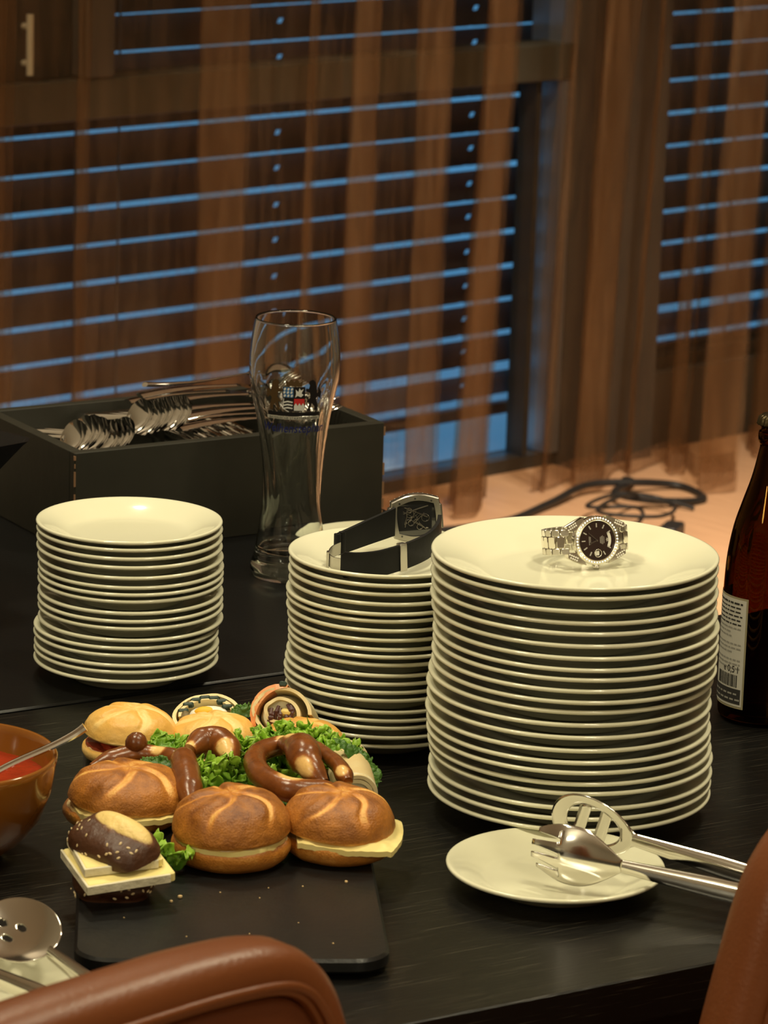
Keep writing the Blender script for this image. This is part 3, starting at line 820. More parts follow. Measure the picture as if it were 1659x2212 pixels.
# ------------------------------------------------------------------ bread rolls
C_brown = attr_mat('brown_roll_crust', (.92, .55, .15), (.175, .050, .006), c2=(.55, .205, .028), sc=75, rough=.40, bumpst=.5, bumpsc=620, noise_amt=.55)
C_yellow = attr_mat('golden_roll_crust', (.88, .62, .23), (.52, .21, .028), c2=(.80, .45, .095), sc=30, rough=.42, bumpst=.45, bumpsc=210, noise_amt=.20)
M_crumbface = mat('pale_bread_crumb_face', (.80, .62, .32), .75, noise=(120, (.62, .42, .18), .25, ONE), bump=(220, .6, ONE))
M_cheese = mat('pale_yellow_cheese', (.86, .70, .25), .38, noise=(30, (.90, .77, .36), .25, ONE), **{'Subsurface Weight': .12, 'Subsurface Radius': (.006, .004, .002)})
M_butter = mat('white_cream_spread', (.88, .84, .66), .4, bump=(120, .6, ONE))
M_ham = mat('dark_red_salami', (.20, .025, .012), .35, noise=(60, (.34, .05, .02), .2, ONE))
M_seed = mat('sesame_seed', (.80, .62, .36), .5)

def wrapa(d): return (d + PI) % (2*PI) - PI
def bun_top(rx, ry, h, seed, ngr, twist, depth, phase, browning, band):
    b = MB(); NU, NV = 110, 40; cr = []
    vs = []
    for j in range(NV):
        t = lerp(-.42, PI/2, (j/(NV-1))**.9)
        for i in range(NU):
            a = 2*PI*i/NU
            rr = max(math.cos(t), 0)**.66; z = math.sin(t)
            pol = max(rr, .001)
            lo = 1.0; bandv = 0.
            for k in range(ngr):
                ga = phase + 2*PI*k/ngr + twist*(1-pol) + .25*nz(k*3.3, seed, pol*2)
                d = wrapa(a-ga)*pol
                g = math.exp(-(d/.055)**2)
                side = smooth((d+.03)/.04)*(1-smooth((d-band*.7)/(.07)))
                fade = smooth((pol-.08)/.3)*smooth((1.02-pol)/.22) if t > 0 else 0
                lo -= depth*g*fade; bandv = max(bandv, side*fade, .75*smooth((.34-pol)/.22)*smooth(.5+1.6*nz(math.cos(a)*2.2+seed, math.sin(a)*2.2, k*.7)) if t > 0 else 0)
                lo += depth*.55*math.exp(-((d+.16)/.14)**2)*fade
            w = 1 + .035*nz(math.cos(a)*1.4+seed, math.sin(a)*1.4, z*1.3) + .010*nz(math.cos(a)*6+seed, math.sin(a)*6, z*6)
            zz = z*lo*w*h if z > 0 else z*h*.28
            vs.append(Vector((rx*rr*w*(lo*.35+.65)*math.cos(a), ry*rr*w*(lo*.35+.65)*math.sin(a), zz + h*.115)))
            c = browning + .16*nz(math.cos(a)*2+seed*2, math.sin(a)*2, z*2) + .14*smooth(z*1.2-.4) - .55*bandv - .38*smooth((.10-z)/.35)
            cr.append(max(0., min(1., c)))
    n0 = len(vs)
    fs = [(j*NU+i, j*NU+(i+1) % NU, (j+1)*NU+(i+1) % NU, (j+1)*NU+i) for j in range(NV-1) for i in range(NU)]
    fs.append(tuple(range(NU-1, -1, -1)))
    fs.append(tuple((NV-1)*NU+i for i in range(NU)))
    b.add(vs, fs); return b, cr
def bun_bottom(rx, ry, h, seed, browning):
    b = MB(); NU = 90; vs = []; cr = []
    P = [(.50,0),(.70,.005),(.84,.13),(.95,.36),(1.0,.62),(1.0,.84),(.975,1.0),(.93,1.03),(.5,1.02),(.05,1.02)]
    for r, z in P:
        for i in range(NU):
            a = 2*PI*i/NU; w = 1 + .03*nz(math.cos(a)*1.5+seed, math.sin(a)*1.5, z)
            zz = z*h + (.0016*nz(math.cos(a)*7+seed, math.sin(a)*7, 3) if z > .9 else 0)
            vs.append(Vector((rx*r*w*math.cos(a), ry*r*w*math.sin(a), zz)))
            cr.append(max(0, min(1, browning + .15*nz(a*2, seed, z*3) - (.25 if .3 < z < .9 else 0))))
    fs = []; b.m = 0
    for j in range(len(P)-1):
        for i in range(NU): fs.append((j*NU+i, j*NU+(i+1) % NU, (j+1)*NU+(i+1) % NU, (j+1)*NU+i))
    fs.append(tuple(range(NU-1,-1,-1))); fs.append(tuple((len(P)-1)*NU+i for i in range(NU)))
    b.add(vs, fs)
    b.mi = [1 if (k//NU) >= 7 and k < (len(P)-1)*NU else 0 for k in range(len(b.f))]; b.mi[-1] = 1
    return b, cr
def slice_sheet(hx, hy, th, droop, seed, z=0., rr=.18):
    """soft square slice, edges sagging"""
    N = 26; b = MB(); vs = []
    for i in range(N):
        for j in range(N):
            u, v = 2*i/(N-1)-1, 2*j/(N-1)-1
            x, y = hx*u*(1-rr*.35*v*v), hy*v*(1-rr*.35*u*u)
            e = max(abs(u), abs(v))
            zz = z - droop*smooth((e-.62)/.38)**1.5 + .0016*nz(u*2.2+seed, v*2.2, seed) + .0012*nz(u*6, v*6+seed, 2)*e
            vs.append(Vector((x, y, zz)))
    for p in list(vs): vs.append(p - Vector((0,0,th)))
    M_ = N*N; fs = []
    for i in range(N-1):
        for j in range(N-1):
            a = i*N+j; fs.append((a, a+N, a+N+1, a+1)); fs.append((M_+a, M_+a+1, M_+a+N+1, M_+a+N))
    for i in range(N-1):
        for a, c in ((i, i+1), ((N-1)*N+i+1, (N-1)*N+i), ((i+1)*N, i*N), (i*N+N-1, (i+1)*N+N-1)):
            fs.append((a, c, M_+c, M_+a))
    b.add(vs, fs); return b
def bun(label, loc, rx, ry, hb, ht, crust, seed, rz=0., ngr=5, twist=.9, depth=.075, phase=0., brown=.72, band=.10, tilt=(0,0), shift=(0,0), cheese=None, gap=.004, extra=None):
    r = thing('bread_roll', label, 'sandwich', loc=loc, rz=rz)
    b, c = bun_bottom(rx, ry, hb, seed+3, brown+.02)
    b.build('bottom_half', [crust, M_crumbface], r, sharp=60, attr={'crust': c})
    b, c = bun_top(rx, ry, ht, seed, ngr, twist, depth, phase, brown, band)
    o = b.build('top_half', crust, r, sharp=60, attr={'crust': c})
    o.location = (shift[0], shift[1], hb+gap); o.rotation_euler = (R(tilt[0]), R(tilt[1]), 0)
    if cheese:
        hx, hy, ang, dx, dy, droop, rr_ = cheese
        o = slice_sheet(hx, hy, .0042, droop, seed, rr=rr_).build('cheese_slice', M_cheese, r, sharp=50)
        o.location = (dx, dy, hb+gap+.0015); o.rotation_euler = (R(tilt[0])*.7, R(tilt[1])*.7, R(ang))
    if extra: extra(r, hb, gap)
    return r
def cream(r, hb, gap):
    b = MB(); pts = [(.030*math.sin(R(a))*1.28, -.030*math.cos(R(a))*1.28, hb+.001) for a in range(-55, 60, 8)]
    b.tube(pts, [.0008+.0026*math.sin(PI*i/(len(pts)-1)) + .0006*nz(i*1.3) for i in range(len(pts))], 8); b.build('cream_spread', M_butter, r)
def salami(r, hb, gap):
    slice_sheet(.0330, .0330, .003, .001, 4.4, rr=.9).build('salami_slice', M_ham, r, loc=(-.002, 0, hb+.0035))
    slice_sheet(.0300, .0320, .002, .003, 6.1, rr=.9).build('tomato_slice', mat('tomato_slice', (.45,.05,.015), .25), r, loc=(.004, -.002, hb+.006))
bun('large brown star-cut roll with cheese and cream spread, in the middle of the front row', (-.1075, 2.5300, BZ), .0450, .0430, .0190, .0285, C_brown, 1.0, phase=R(-112), twist=.55, brown=.74, band=.10,
    cheese=(.0415,.0400,8,.000,-.0030,.002,.85), tilt=(2,-2), extra=cream)
bun('large brown star-cut roll with a cheese corner sticking out beside the board edge', (-.0260, 2.5520, BZ), .0430, .0410, .0180, .0255, C_brown, 5.0, phase=R(-60), twist=.7, brown=.70, band=.12,
    cheese=(.040,.038,-6,.008,-.004,.004,.35), tilt=(3,3), shift=(-.001,.001))
bun('large brown star-cut roll behind the sesame pretzel sandwich', (-.1950, 2.6080, BZ), .0465, .0430, .0150, .0245, C_brown, 9.0, phase=R(-40), twist=.6, brown=.66, band=.16,
    cheese=(.042,.040,6,.004,-.004,.003,.6), tilt=(1,2), shift=(.004,0))
bun('golden kaiser roll with salami at the back beside the sauce spoon tip', (-.2030, 2.7680, BZ), .0380, .0360, .0130, .0215, C_yellow, 13.0, phase=R(-80), twist=.5, brown=.42, band=.22, tilt=(-1,3), shift=(.002,0), gap=.007, extra=salami)
bun('pale golden roll in front of the egg wrap', (-.1335, 2.7740, BZ), .0355, .0340, .0100, .0200, C_yellow, 17.0, phase=R(20), twist=.4, brown=.36, band=.34, tilt=(0,-2), gap=.005)
bun('golden roll half hidden behind the frilly lettuce', (-.0590, 2.7600, BZ), .0340, .0320, .0110, .0205, C_yellow, 22.0, phase=R(-95), twist=.3, brown=.68, band=.10, tilt=(2,6), gap=.005)

# crust leftover on the far plate
tag(MB().blob((-.030, 3.500, T+.0185), (.016,.010,.009), 14).build('bread_crust', mat('toasted_crust', (.62,.30,.07), .6, noise=(60,(.78,.50,.18),.3,ONE), bump=(90,.6,ONE))), 'leftover toasted crust on the plate before the cutlery box', 'bread')

# ------------------------------------------------------------------ sesame pretzel-bread sandwich
C_dark = attr_mat('dark_lye_crust', (.82, .60, .22), (.055, .018, .006), c2=(.13, .045, .014), sc=60, rough=.45, bumpst=.8, bumpsc=160, noise_amt=.10)
M_brie = mat('brie_paste', (.88, .74, .30), .4, **{'Subsurface Weight': .1, 'Subsurface Radius': (.006,.004,.002)})
M_rind = mat('brie_rind', (.80, .74, .56), .75, noise=(60, (.62, .56, .40), .2, ONE), bump=(150, .7, ONE))
ss = thing('pretzel_sandwich', 'small dark sesame pretzel-bread sandwich with two layers of brie', 'sandwich', loc=(-.1895, 2.4520, BZ), rz=R(-4))
def loaf(hx, hy, z0, z1, seed, top):
    b = MB(); NU, NV = 64, 22; vs = []; cr = []
    for j in range(NV):
        t = j/(NV-1)
        for i in range(NU):
            a = 2*PI*i/NU; c, s_ = math.cos(a), math.sin(a)
            sq = 1/((abs(c)**3.2 + abs(s_)**3.2)**(1/3.2))
            if top: rr = max(math.cos(t*PI/2), .0)**.55; zz = lerp(z0, z1, math.sin(t*PI/2))
            else: rr = lerp(.84, 1.0, smooth(t*2)); zz = lerp(z0, z1, t)
            w = 1 + .05*nz(c*1.6+seed, s_*1.6, zz*60) + .02*nz(c*7+seed, s_*7, zz*200)
            x, y = hx*sq*rr*w*c, hy*sq*rr*w*s_
            pale = 0
            if top:
                d = ((x-.003)/(.030))**2 + ((y-.009)/(.0115))**2
                pale = 1-smooth((d-.75)/.35)
                zz += .005*pale*max(0, 1-d)
            vs.append(Vector((x, y, zz))); cr.append(max(0, min(1, .93 - .93*pale + .06*nz(x*200, y*200, zz*200))))
    fs = [(j*NU+i, j*NU+(i+1) % NU, (j+1)*NU+(i+1) % NU, (j+1)*NU+i) for j in range(NV-1) for i in range(NU)]
    fs += [tuple(range(NU-1,-1,-1)), tuple((NV-1)*NU+i for i in range(NU))]
    b.add(vs, fs); return b, cr, vs
b, c, _v = loaf(.030, .025, 0, .017, 2.0, False); o = b.build('bottom_bread', C_dark, ss, sharp=60, attr={'crust': c}); o.rotation_euler = (0,0,R(8))
def brie(hx, hy, th, cz, rot, dx, dy, name):
    o = MB().rbox((-hx,-hy,-th/2),(hx,hy,th/2),.0015).build(name, M_brie, ss); o.location = (dx, dy, cz); o.rotation_euler = (R(5), R(-3), R(rot))
    for k, (lo, hi) in enumerate((((-hx-.0012,-hy-.0012,-th/2+.0006),(-hx+.0006,hy,th/2-.0002)), ((-hx-.0012,-hy-.0016,-th/2+.0004),(hx-.004,-hy+.0006,th/2-.0004)))):
        MB().rbox(lo, hi, .0005).build('rind', M_rind, o)
brie(.033,.033,.0075,.0225, 26, .004, -.002, 'brie_slice')
brie(.029,.028,.0070,.0305, 22, .001, .004, 'brie_slice')
b, c, tv = loaf(.037, .0240, 0, .0165, 6.0, True); tp = b.build('top_bread', C_dark, ss, sharp=60, attr={'crust': c}); tp.location = (.000, .003, .0350); tp.rotation_euler = (R(16), R(6), R(-40))
rsd = random.Random(8); sd = MB()
for k in range(30):
    for _ in range(40):
        v = tv[rsd.randrange(len(tv))]
        if v.y < -.002 and .002 < v.z < .0155: break
    nrm = Vector((v.x*.5, v.y*1.2, v.z*.9)).normalized(); q = nrm.to_track_quat('Z', 'Y').to_matrix().to_4x4() @ Matrix.Rotation(rsd.uniform(0, 3), 4, 'Z')
    sd.blob(v + nrm*.0004, (.0016, .0009, .0005), 8, q)
sd.build('sesame_seeds', M_seed, tp)['kind'] = 'stuff'
sd = MB()
for k in range(16):
    a = rsd.uniform(PI, 2*PI); c_, s_ = math.cos(a), math.sin(a); sq = 1/((abs(c_)**3.2+abs(s_)**3.2)**(1/3.2))
    p = Vector((.0305*sq*c_, .0255*sq*s_, rsd.uniform(.004, .013))); nrm = Vector((c_, s_, 0))
    sd.blob(p, (.0016, .0009, .0005), 8, nrm.to_track_quat('Z','Y').to_matrix().to_4x4() @ Matrix.Rotation(rsd.uniform(0,3),4,'Z'))
o = sd.build('sesame_seeds', M_seed, ss); o['kind'] = 'stuff'; o.rotation_euler = (0,0,R(8))

# ------------------------------------------------------------------ lye pretzels
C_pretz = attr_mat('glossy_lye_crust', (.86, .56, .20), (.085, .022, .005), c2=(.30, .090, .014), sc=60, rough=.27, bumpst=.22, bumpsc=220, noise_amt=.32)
def rope(pts, rads, parent, name, seed, pale):
    P = catmull(pts, 8); n = len(P); Rd = []
    m = len(rads)
    for i in range(n):
        t = i/(n-1)*(m-1); k = min(int(t), m-2); Rd.append(lerp(rads[k], rads[k+1], smooth(t-k))*(1+.05*nz(i*.31+seed)))
    b = MB(); SEG = 18
    b.tube([p for p in P], Rd, SEG, caps=True)
    cr = []
    for i in range(n):
        for k in range(SEG):
            z = math.sin(2*PI*k/SEG)
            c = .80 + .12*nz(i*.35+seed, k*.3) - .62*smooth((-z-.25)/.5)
            for (t0, w, a0) in pale:
                d = abs(i/(n-1)-t0)/w; da = abs(wrapa(2*PI*k/SEG - a0))/1.0
                c -= .85*(1-smooth((math.hypot(d, da)-.55)/.5))
            cr.append(max(0, min(1, c)))
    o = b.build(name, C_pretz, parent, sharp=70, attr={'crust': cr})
    return o
def dome_ends(pts, rads): return pts, rads
pz = thing('lye_pretzel', 'glossy brown lye pretzel with a round loop lying on the lettuce behind the cheese-corner roll', 'pretzel', loc=(-.0600, 2.6350, BZ))
def rel(pts, z, c=(-.0600, 2.6350)): return [(x-c[0], y-c[1], zz - (.008 if c[0] > -.1 else .014)) for (x, y), zz in zip(pts, z)]
rope(rel([(-.020,2.600),(-.042,2.592),(-.066,2.588),(-.0865,2.610),(-.0945,2.640),(-.0925,2.664),(-.080,2.680),(-.064,2.683),(-.050,2.672),(-.038,2.652),(-.029,2.632),(-.0245,2.616),(-.021,2.606)],
         [.040,.044,.046,.048,.049,.050,.051,.052,.053,.053,.052,.050,.048]), [.004,.0095,.0100,.0095,.0090,.0085,.0080,.0072,.0066,.0062,.0066,.0074,.004], pz, 'loop', 1.0, [(.55,.07,1.2),(.17,.05,1.2),(.93,.05,1.3)])
rope(rel([(-.0745,2.676),(-.066,2.662),(-.0585,2.645),(-.056,2.630),(-.050,2.618),(-.040,2.606)], [.055,.058,.060,.059,.054,.046]), [.005,.0095,.0135,.0140,.0105,.005], pz, 'knot', 3.0, [(.22,.16,1.6),(.80,.12,.6)])
pz2 = thing('lye_pretzel', 'broken brown lye pretzel piece lying behind the large left roll', 'pretzel', loc=(-.1600, 2.6500, BZ))
c2 = (-.1600, 2.6500)
rope(rel([(-.224,2.662),(-.209,2.671),(-.190,2.679),(-.172,2.674),(-.159,2.665),(-.152,2.655)], [.040,.044,.047,.048,.049,.048], c2), [.004,.0085,.0085,.0078,.0082,.006], pz2, 'arm', 5.0, [(.62,.10,1.2),(.45,.05,2.0)])
rope(rel([(-.152,2.664),(-.1505,2.645),(-.147,2.622),(-.1435,2.600),(-.141,2.582)], [.053,.054,.051,.046,.040], c2), [.005,.0105,.0112,.0110,.006], pz2, 'arm', 7.0, [(.10,.10,1.2)])
rope(rel([(-.147,2.668),(-.138,2.682),(-.127,2.684),(-.118,2.672),(-.114,2.656)], [.055,.058,.058,.056,.050], c2), [.006,.0115,.0125,.0115,.006], pz2, 'knot', 9.0, [(.85,.14,1.0),(.02,.06,1.5)])
MB().blob((-.190-c2[0], 2.679-c2[1], .0420), (.0092,.0085,.0095), 14).build('end_knob', C_pretz, pz2, sharp=None, attr={'crust': [.85]*(8*14)})

# ------------------------------------------------------------------ lettuce
def leaf_mat(name, c0, c1):
    m = attr_mat(name, c0, c1, attr='crust', sc=70, rough=.42, bumpst=.4, bumpsc=140, noise_amt=.12, **{'Subsurface Weight': .25, 'Subsurface Radius': (.002, .004, .001), 'Subsurface Scale': 1.0})
    return m
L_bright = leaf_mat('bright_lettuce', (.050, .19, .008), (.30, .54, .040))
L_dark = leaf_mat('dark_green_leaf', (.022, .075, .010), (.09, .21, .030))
def lettuce(label, loc, size, mats, seed, a0=-20, a1=200, frill=.30, curl=.6, rot=(0,0,0), nf=13, th=.0005, group='lettuce leaves between the sandwiches'):
    """fan-shaped leaf, crumpled ever more finely towards its ragged margin"""
    b = MB(); NU, NV = 300, 44; vs = []; cr = []
    f1, f2, f3 = 95., 270., 600.
    for i in range(NU):
        a = R(lerp(a0, a1, i/(NU-1)))
        edge = 1 + .12*nz(a*2.2+seed, 2) + .08*nz(a*9, seed) + .07*nz(a*31, seed*2)
        for j in range(NV):
            v = j/(NV-1); r = size*v*(1+(edge-1)*v)
            k = smooth((v-.15)/.6); k2 = smooth((v-.35)/.5)
            p = Vector((r*math.cos(a), r*math.sin(a), size*(curl*v - .62*curl*v*v)))
            q = p + Vector((seed*.37, seed*.11, seed*.23))
            A1, A2, A3 = frill*.0105*k, frill*.0110*k, frill*.0055*k2
            d = Vector((nz(q.x*f1, q.y*f1, 1.), nz(q.x*f1, q.y*f1, 5.), 1.25*nz(q.x*f1, q.y*f1, 9.)))*A1
            d += Vector((nz(q.x*f2, q.y*f2, 2.), nz(q.x*f2, q.y*f2, 6.), 1.5*nz(q.x*f2, q.y*f2, 10.)))*A2
            d += Vector((nz(q.x*f3, q.y*f3, 3.), nz(q.x*f3, q.y*f3, 7.), 1.4*nz(q.x*f3, q.y*f3, 11.)))*A3
            vs.append(p + d)
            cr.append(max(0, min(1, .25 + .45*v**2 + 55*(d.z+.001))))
    b.add(vs, [(i*NV+j, (i+1)*NV+j, (i+1)*NV+j+1, i*NV+j+1) for i in range(NU-1) for j in range(NV-1)])
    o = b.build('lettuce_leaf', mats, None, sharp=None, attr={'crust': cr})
    o.location = loc; o.rotation_euler = tuple(R(x) for x in rot)
    md = o.modifiers.new('thickness', 'SOLIDIFY'); md.thickness = th; md.offset = 0
    return tag(o, label, 'lettuce', group)
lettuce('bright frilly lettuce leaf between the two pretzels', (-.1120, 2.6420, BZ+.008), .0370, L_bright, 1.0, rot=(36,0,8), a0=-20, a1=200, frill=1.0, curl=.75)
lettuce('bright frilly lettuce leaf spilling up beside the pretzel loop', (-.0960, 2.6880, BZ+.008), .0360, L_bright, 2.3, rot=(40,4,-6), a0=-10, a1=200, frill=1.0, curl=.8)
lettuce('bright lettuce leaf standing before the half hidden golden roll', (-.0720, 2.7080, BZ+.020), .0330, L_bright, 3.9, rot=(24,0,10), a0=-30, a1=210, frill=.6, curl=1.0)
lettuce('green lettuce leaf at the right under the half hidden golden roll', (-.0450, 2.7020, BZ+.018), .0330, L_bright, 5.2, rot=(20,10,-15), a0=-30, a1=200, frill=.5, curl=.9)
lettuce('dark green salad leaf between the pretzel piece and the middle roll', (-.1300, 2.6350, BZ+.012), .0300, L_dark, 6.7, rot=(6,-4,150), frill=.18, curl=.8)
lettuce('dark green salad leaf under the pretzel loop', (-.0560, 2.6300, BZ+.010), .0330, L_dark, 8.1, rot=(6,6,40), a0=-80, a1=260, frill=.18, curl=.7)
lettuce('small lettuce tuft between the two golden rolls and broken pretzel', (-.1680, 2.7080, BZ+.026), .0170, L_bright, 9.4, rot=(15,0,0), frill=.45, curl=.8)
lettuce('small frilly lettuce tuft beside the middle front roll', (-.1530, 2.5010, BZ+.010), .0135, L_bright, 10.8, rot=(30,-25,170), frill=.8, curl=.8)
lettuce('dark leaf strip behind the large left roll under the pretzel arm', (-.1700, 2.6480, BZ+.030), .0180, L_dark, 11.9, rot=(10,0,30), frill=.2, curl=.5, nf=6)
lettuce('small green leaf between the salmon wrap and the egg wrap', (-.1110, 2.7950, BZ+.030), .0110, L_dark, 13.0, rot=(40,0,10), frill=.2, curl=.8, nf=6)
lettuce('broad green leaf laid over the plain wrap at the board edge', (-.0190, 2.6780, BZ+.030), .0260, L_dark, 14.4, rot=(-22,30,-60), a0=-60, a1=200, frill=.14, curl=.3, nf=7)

# ------------------------------------------------------------------ tortilla wraps
M_tort = mat('flour_tortilla', (.86, .75, .44), .6, noise=(30, (.78, .60, .30), .2, ONE), bump=(70, .4, ONE))
M_salmon = mat('smoked_salmon', (.80, .27, .085), .35, noise=(40, (.88, .42, .18), .2, ONE))
M_eggw = mat('egg_white', (.88, .84, .70), .35); M_eggy = mat('egg_yolk', (.88, .50, .03), .5)
M_rad = mat('dark_radicchio', (.055, .012, .020), .4, noise=(60, (.12,.05,.03), .3, ONE)); M_cuc = mat('dark_green_peel', (.015, .04, .025), .4); M_cream = mat('cream_cheese', (.86, .80, .58), .5, bump=(60,.4,ONE))
def spiral(Rr, turns, th, L, dec, ell, face_tilt=0.):
    b = MB(); N = int(40*turns); vs = []
    for i in range(N+1):
        th_a = 2*PI*turns*i/N; r = Rr*(1-dec*th_a/(2*PI)) - .0012*nz(th_a*1.3, Rr*100)
        for rr, z in ((r, 0), (r-th, 0), (r-th, -L), (r, -L)):
            vs.append(Vector((rr*math.cos(th_a), rr*ell*math.sin(th_a), z + (.0012*nz(th_a*2.1, rr*300) if z == 0 else 0))))
    fs = []
    for i in range(N):
        for k in range(4): fs.append((i*4+k, i*4+(k+1) % 4, i*4+4+(k+1) % 4, i*4+4+k))
    fs += [(3,2,1,0), tuple(N*4+k for k in range(4))]
    b.add(vs, fs); return b
def wrap(label, loc, axis, up, Rr, L, ell, turns, dec, fill):
    z = Vector(axis).normalized(); x = Vector(up).cross(z).normalized(); y = z.cross(x)
    r = thing('tortilla_wrap', label, 'wrap', loc=loc); r.rotation_mode = 'QUATERNION'
    r.rotation_quaternion = Matrix((x, y, z)).transposed().to_quaternion()
    spiral(Rr, turns, .0030, L, dec, ell).build('tortilla', M_tort, r, sharp=50)
    MB().lathe([(0,-L+.002),(Rr*.9,-L+.002),(Rr*.93,-L+.004),(Rr*.5,-.006),(0,-.006)], 32).build('filling', M_cream, r)
    fill(r, Rr); return r
def fill_salmon(r, Rr):
    b = MB(); N = 26; vs = []
    for i in range(N+1):
        a = lerp(1.35, 3.75, i/N); ri = Rr*lerp(.78, .62, math.sin(PI*i/N))
        for rr, z in ((Rr*.875, -.001), (ri, .0006), (ri, -.02), (Rr*.875, -.02)): vs.append(Vector((rr*math.cos(a)*(1+.03*nz(i*.7)), rr*math.sin(a), z+.0008*nz(i*.9, rr*90))))
    b.add(vs, [(i*4+k, i*4+(k+1)%4, i*4+4+(k+1)%4, i*4+4+k) for i in range(N) for k in range(4)])
    b.build('salmon', M_salmon, r, sharp=60)
    q = random.Random(4)
    b = MB()
    for k in range(12):
        x = q.uniform(-.35, .42)*Rr; y0 = q.uniform(-.42, -.05)*Rr
        b.tube([(x, y0, -.003), (x+q.uniform(-.002,.002), y0+.006, .0006), (x+q.uniform(-.003,.003), y0+.011, -.002)], .0012, 6, flat=(1.2,.6))
    b.build('radicchio', M_rad, r)
    MB().rbox((-.002,Rr*.80,-.004),(.004,Rr*.95,.0012),.0008).build('herb', M_cuc, r)
    MB().blob((.006,.001,-.003),(.007,.0035,.004),10).build('egg_yolk', mat('soft_yolk_cream', (.80,.62,.20), .5), r)
def fill_egg(r, Rr):
    MB().blob((.002,.004,-.003),(.016,.0075,.0045),16).build('egg_white', M_eggw, r)
    MB().blob((-.001,.0045,-.0005),(.0085,.0045,.0036),14).build('egg_yolk', M_eggy, r)
    q = random.Random(9); b = MB()
    for k in range(7):
        a = lerp(.45, 2.8, k/6); rr = Rr*.66
        b.rbox((rr*math.cos(a)-.0045, rr*math.sin(a)-.0018, -.004), (rr*math.cos(a)+.0045, rr*math.sin(a)+.0018, .0008), .0012)
    b.build('cucumber_peel', M_cuc, r)
    MB().blob((.017,-.003,-.002),(.008,.004,.004),10).build('leaf_filling', L_bright, r)
    MB().blob((-.017,.000,-.002),(.004,.008,.004),10).build('olive_filling', mat('olive_brown', (.16,.12,.05), .5), r)
def fill_none(r, Rr): MB().blob((0,0,-.003),(Rr*.5,Rr*.4,.004),10).build('leaf_filling', L_dark, r)
wrap('cut tortilla wrap showing orange salmon and dark radicchio', (-.0810, 2.7830, BZ+.0390), (-.12, -.86, .44), (0,0,1), .0275, .050, .86, 1.75, .36, fill_salmon)
wrap('cut tortilla wrap showing egg and cucumber behind the pale golden roll', (-.1420, 2.7990, BZ+.0300), (-.10, -.52, .85), (0,1,.3), .0300, .026, .80, 1.5, .16, fill_egg)
wrap('plain tortilla wrap lying at the board edge under a broad leaf', (-.0230, 2.7250, BZ+.0190), (-.10, .99, .02), (0,0,1), .0185, .085, .95, 1.6, .2, fill_none)
# ------------------------------------------------------------------ serving tongs lying on their side
def solid(o, t):
    wd = o.modifiers.new('join', 'WELD'); wd.merge_threshold = .0002
    md = o.modifiers.new('thickness', 'SOLIDIFY'); md.thickness = t; md.offset = 0; return o
def head_frame(neck, axis, facing):
    """local x from neck towards the tip, y up across the head, z out of the visible face"""
    x = (-Vector(axis)).normalized(); z = Vector(facing); z = (z - x*z.dot(x)).normalized(); y = z.cross(x)
    return rot_to(x, y, z, neck)
def fork_head(b, M, L, hw, bulge, notch):
    def wid(t): return lerp(.0045, hw, math.sin(min(1, t*1.9)*PI/2)**1.1)*(1-.16*smooth((t-.55)/.45))
    def pt(t, v):
        w = wid(t); zz = bulge*(1-v*v)*math.sin(min(1, t*1.5)*PI/2) - .006*smooth((t-.6)/.4)
        return M @ Vector((L*t, w*v, zz))
    t1 = 1-notch
    N, K = 20, 24
    vs = [pt(lerp(0, t1, i/N), -1+2*j/K) for i in range(N+1) for j in range(K+1)]
    b.add(vs, [(i*(K+1)+j, (i+1)*(K+1)+j, (i+1)*(K+1)+j+1, i*(K+1)+j+1) for i in range(N) for j in range(K)])
    for k in range(4):
        v0, v1 = -1+2*k/4, -1+2*(k+1)/4; n = 8; kk = 6; vs = []
        for i in range(n+1):
            t = lerp(t1, 1-.10*abs((v0+v1)/2)**2, i/n); s_ = i/n; sh = .045 + .10*s_ if i else .02
            a, c = v0 + (sh if k > 0 else 0), v1 - (sh if k < 3 else 0)
            if k == 0: a = v0 + .22*s_**2
            if k == 3: c = v1 - .22*s_**2
            vs += [pt(t, lerp(a, c, j/kk)) for j in range(kk+1)]
        b.add(vs, [(i*(kk+1)+j, (i+1)*(kk+1)+j, (i+1)*(kk+1)+j+1, i*(kk+1)+j+1) for i in range(n) for j in range(kk)])
def slot_head(b, M, L, hw, bulge):
    def ell(t, q):      # q 1 outer, smaller = inner
        x = L*.5 + L*.5*q*math.cos(t); y = hw*q*math.sin(t)*(1-.15*math.cos(t+PI))
        return M @ Vector((x, y, -bulge*(1-q*q)))
    N = 48
    vs = [ell(2*PI*i/N, q) for i in range(N) for q in (1.0, .92, .84, .75, .66)]
    b.add(vs, [(i*5+k, ((i+1)%N)*5+k, ((i+1)%N)*5+k+1, i*5+k+1) for i in range(N) for k in range(4)])
    for x0 in (-.16, .26):           # two slanting bars
        vs = []
        for j in range(11):
            y = lerp(-.68, .68, j/10)*hw*.99
            for dx in (-.068, .068):
                x = L*.5 + L*(x0*.62 + dx + .10*y/hw); q2 = min(.55, ((x-L*.5)/(L*.5))**2*.5 + (y/hw)**2*.5)
                vs.append(M @ Vector((x, y, -bulge*(1-q2*1.0))))
        b.add(vs, [(j*2, j*2+1, j*2+3, j*2+2) for j in range(10)])
    vs = []                           # solid root next to the neck
    for i in range(6):
        for j in range(7):
            x = L*lerp(-.06, .16, i/5); w = lerp(.005, hw*.50, smooth(i/5)); vs.append(M @ Vector((x, lerp(-w, w, j/6), -bulge*.45*i/5)))
    b.add(vs, [(i*7+j, (i+1)*7+j, (i+1)*7+j+1, i*7+j+1) for i in range(5) for j in range(6)])
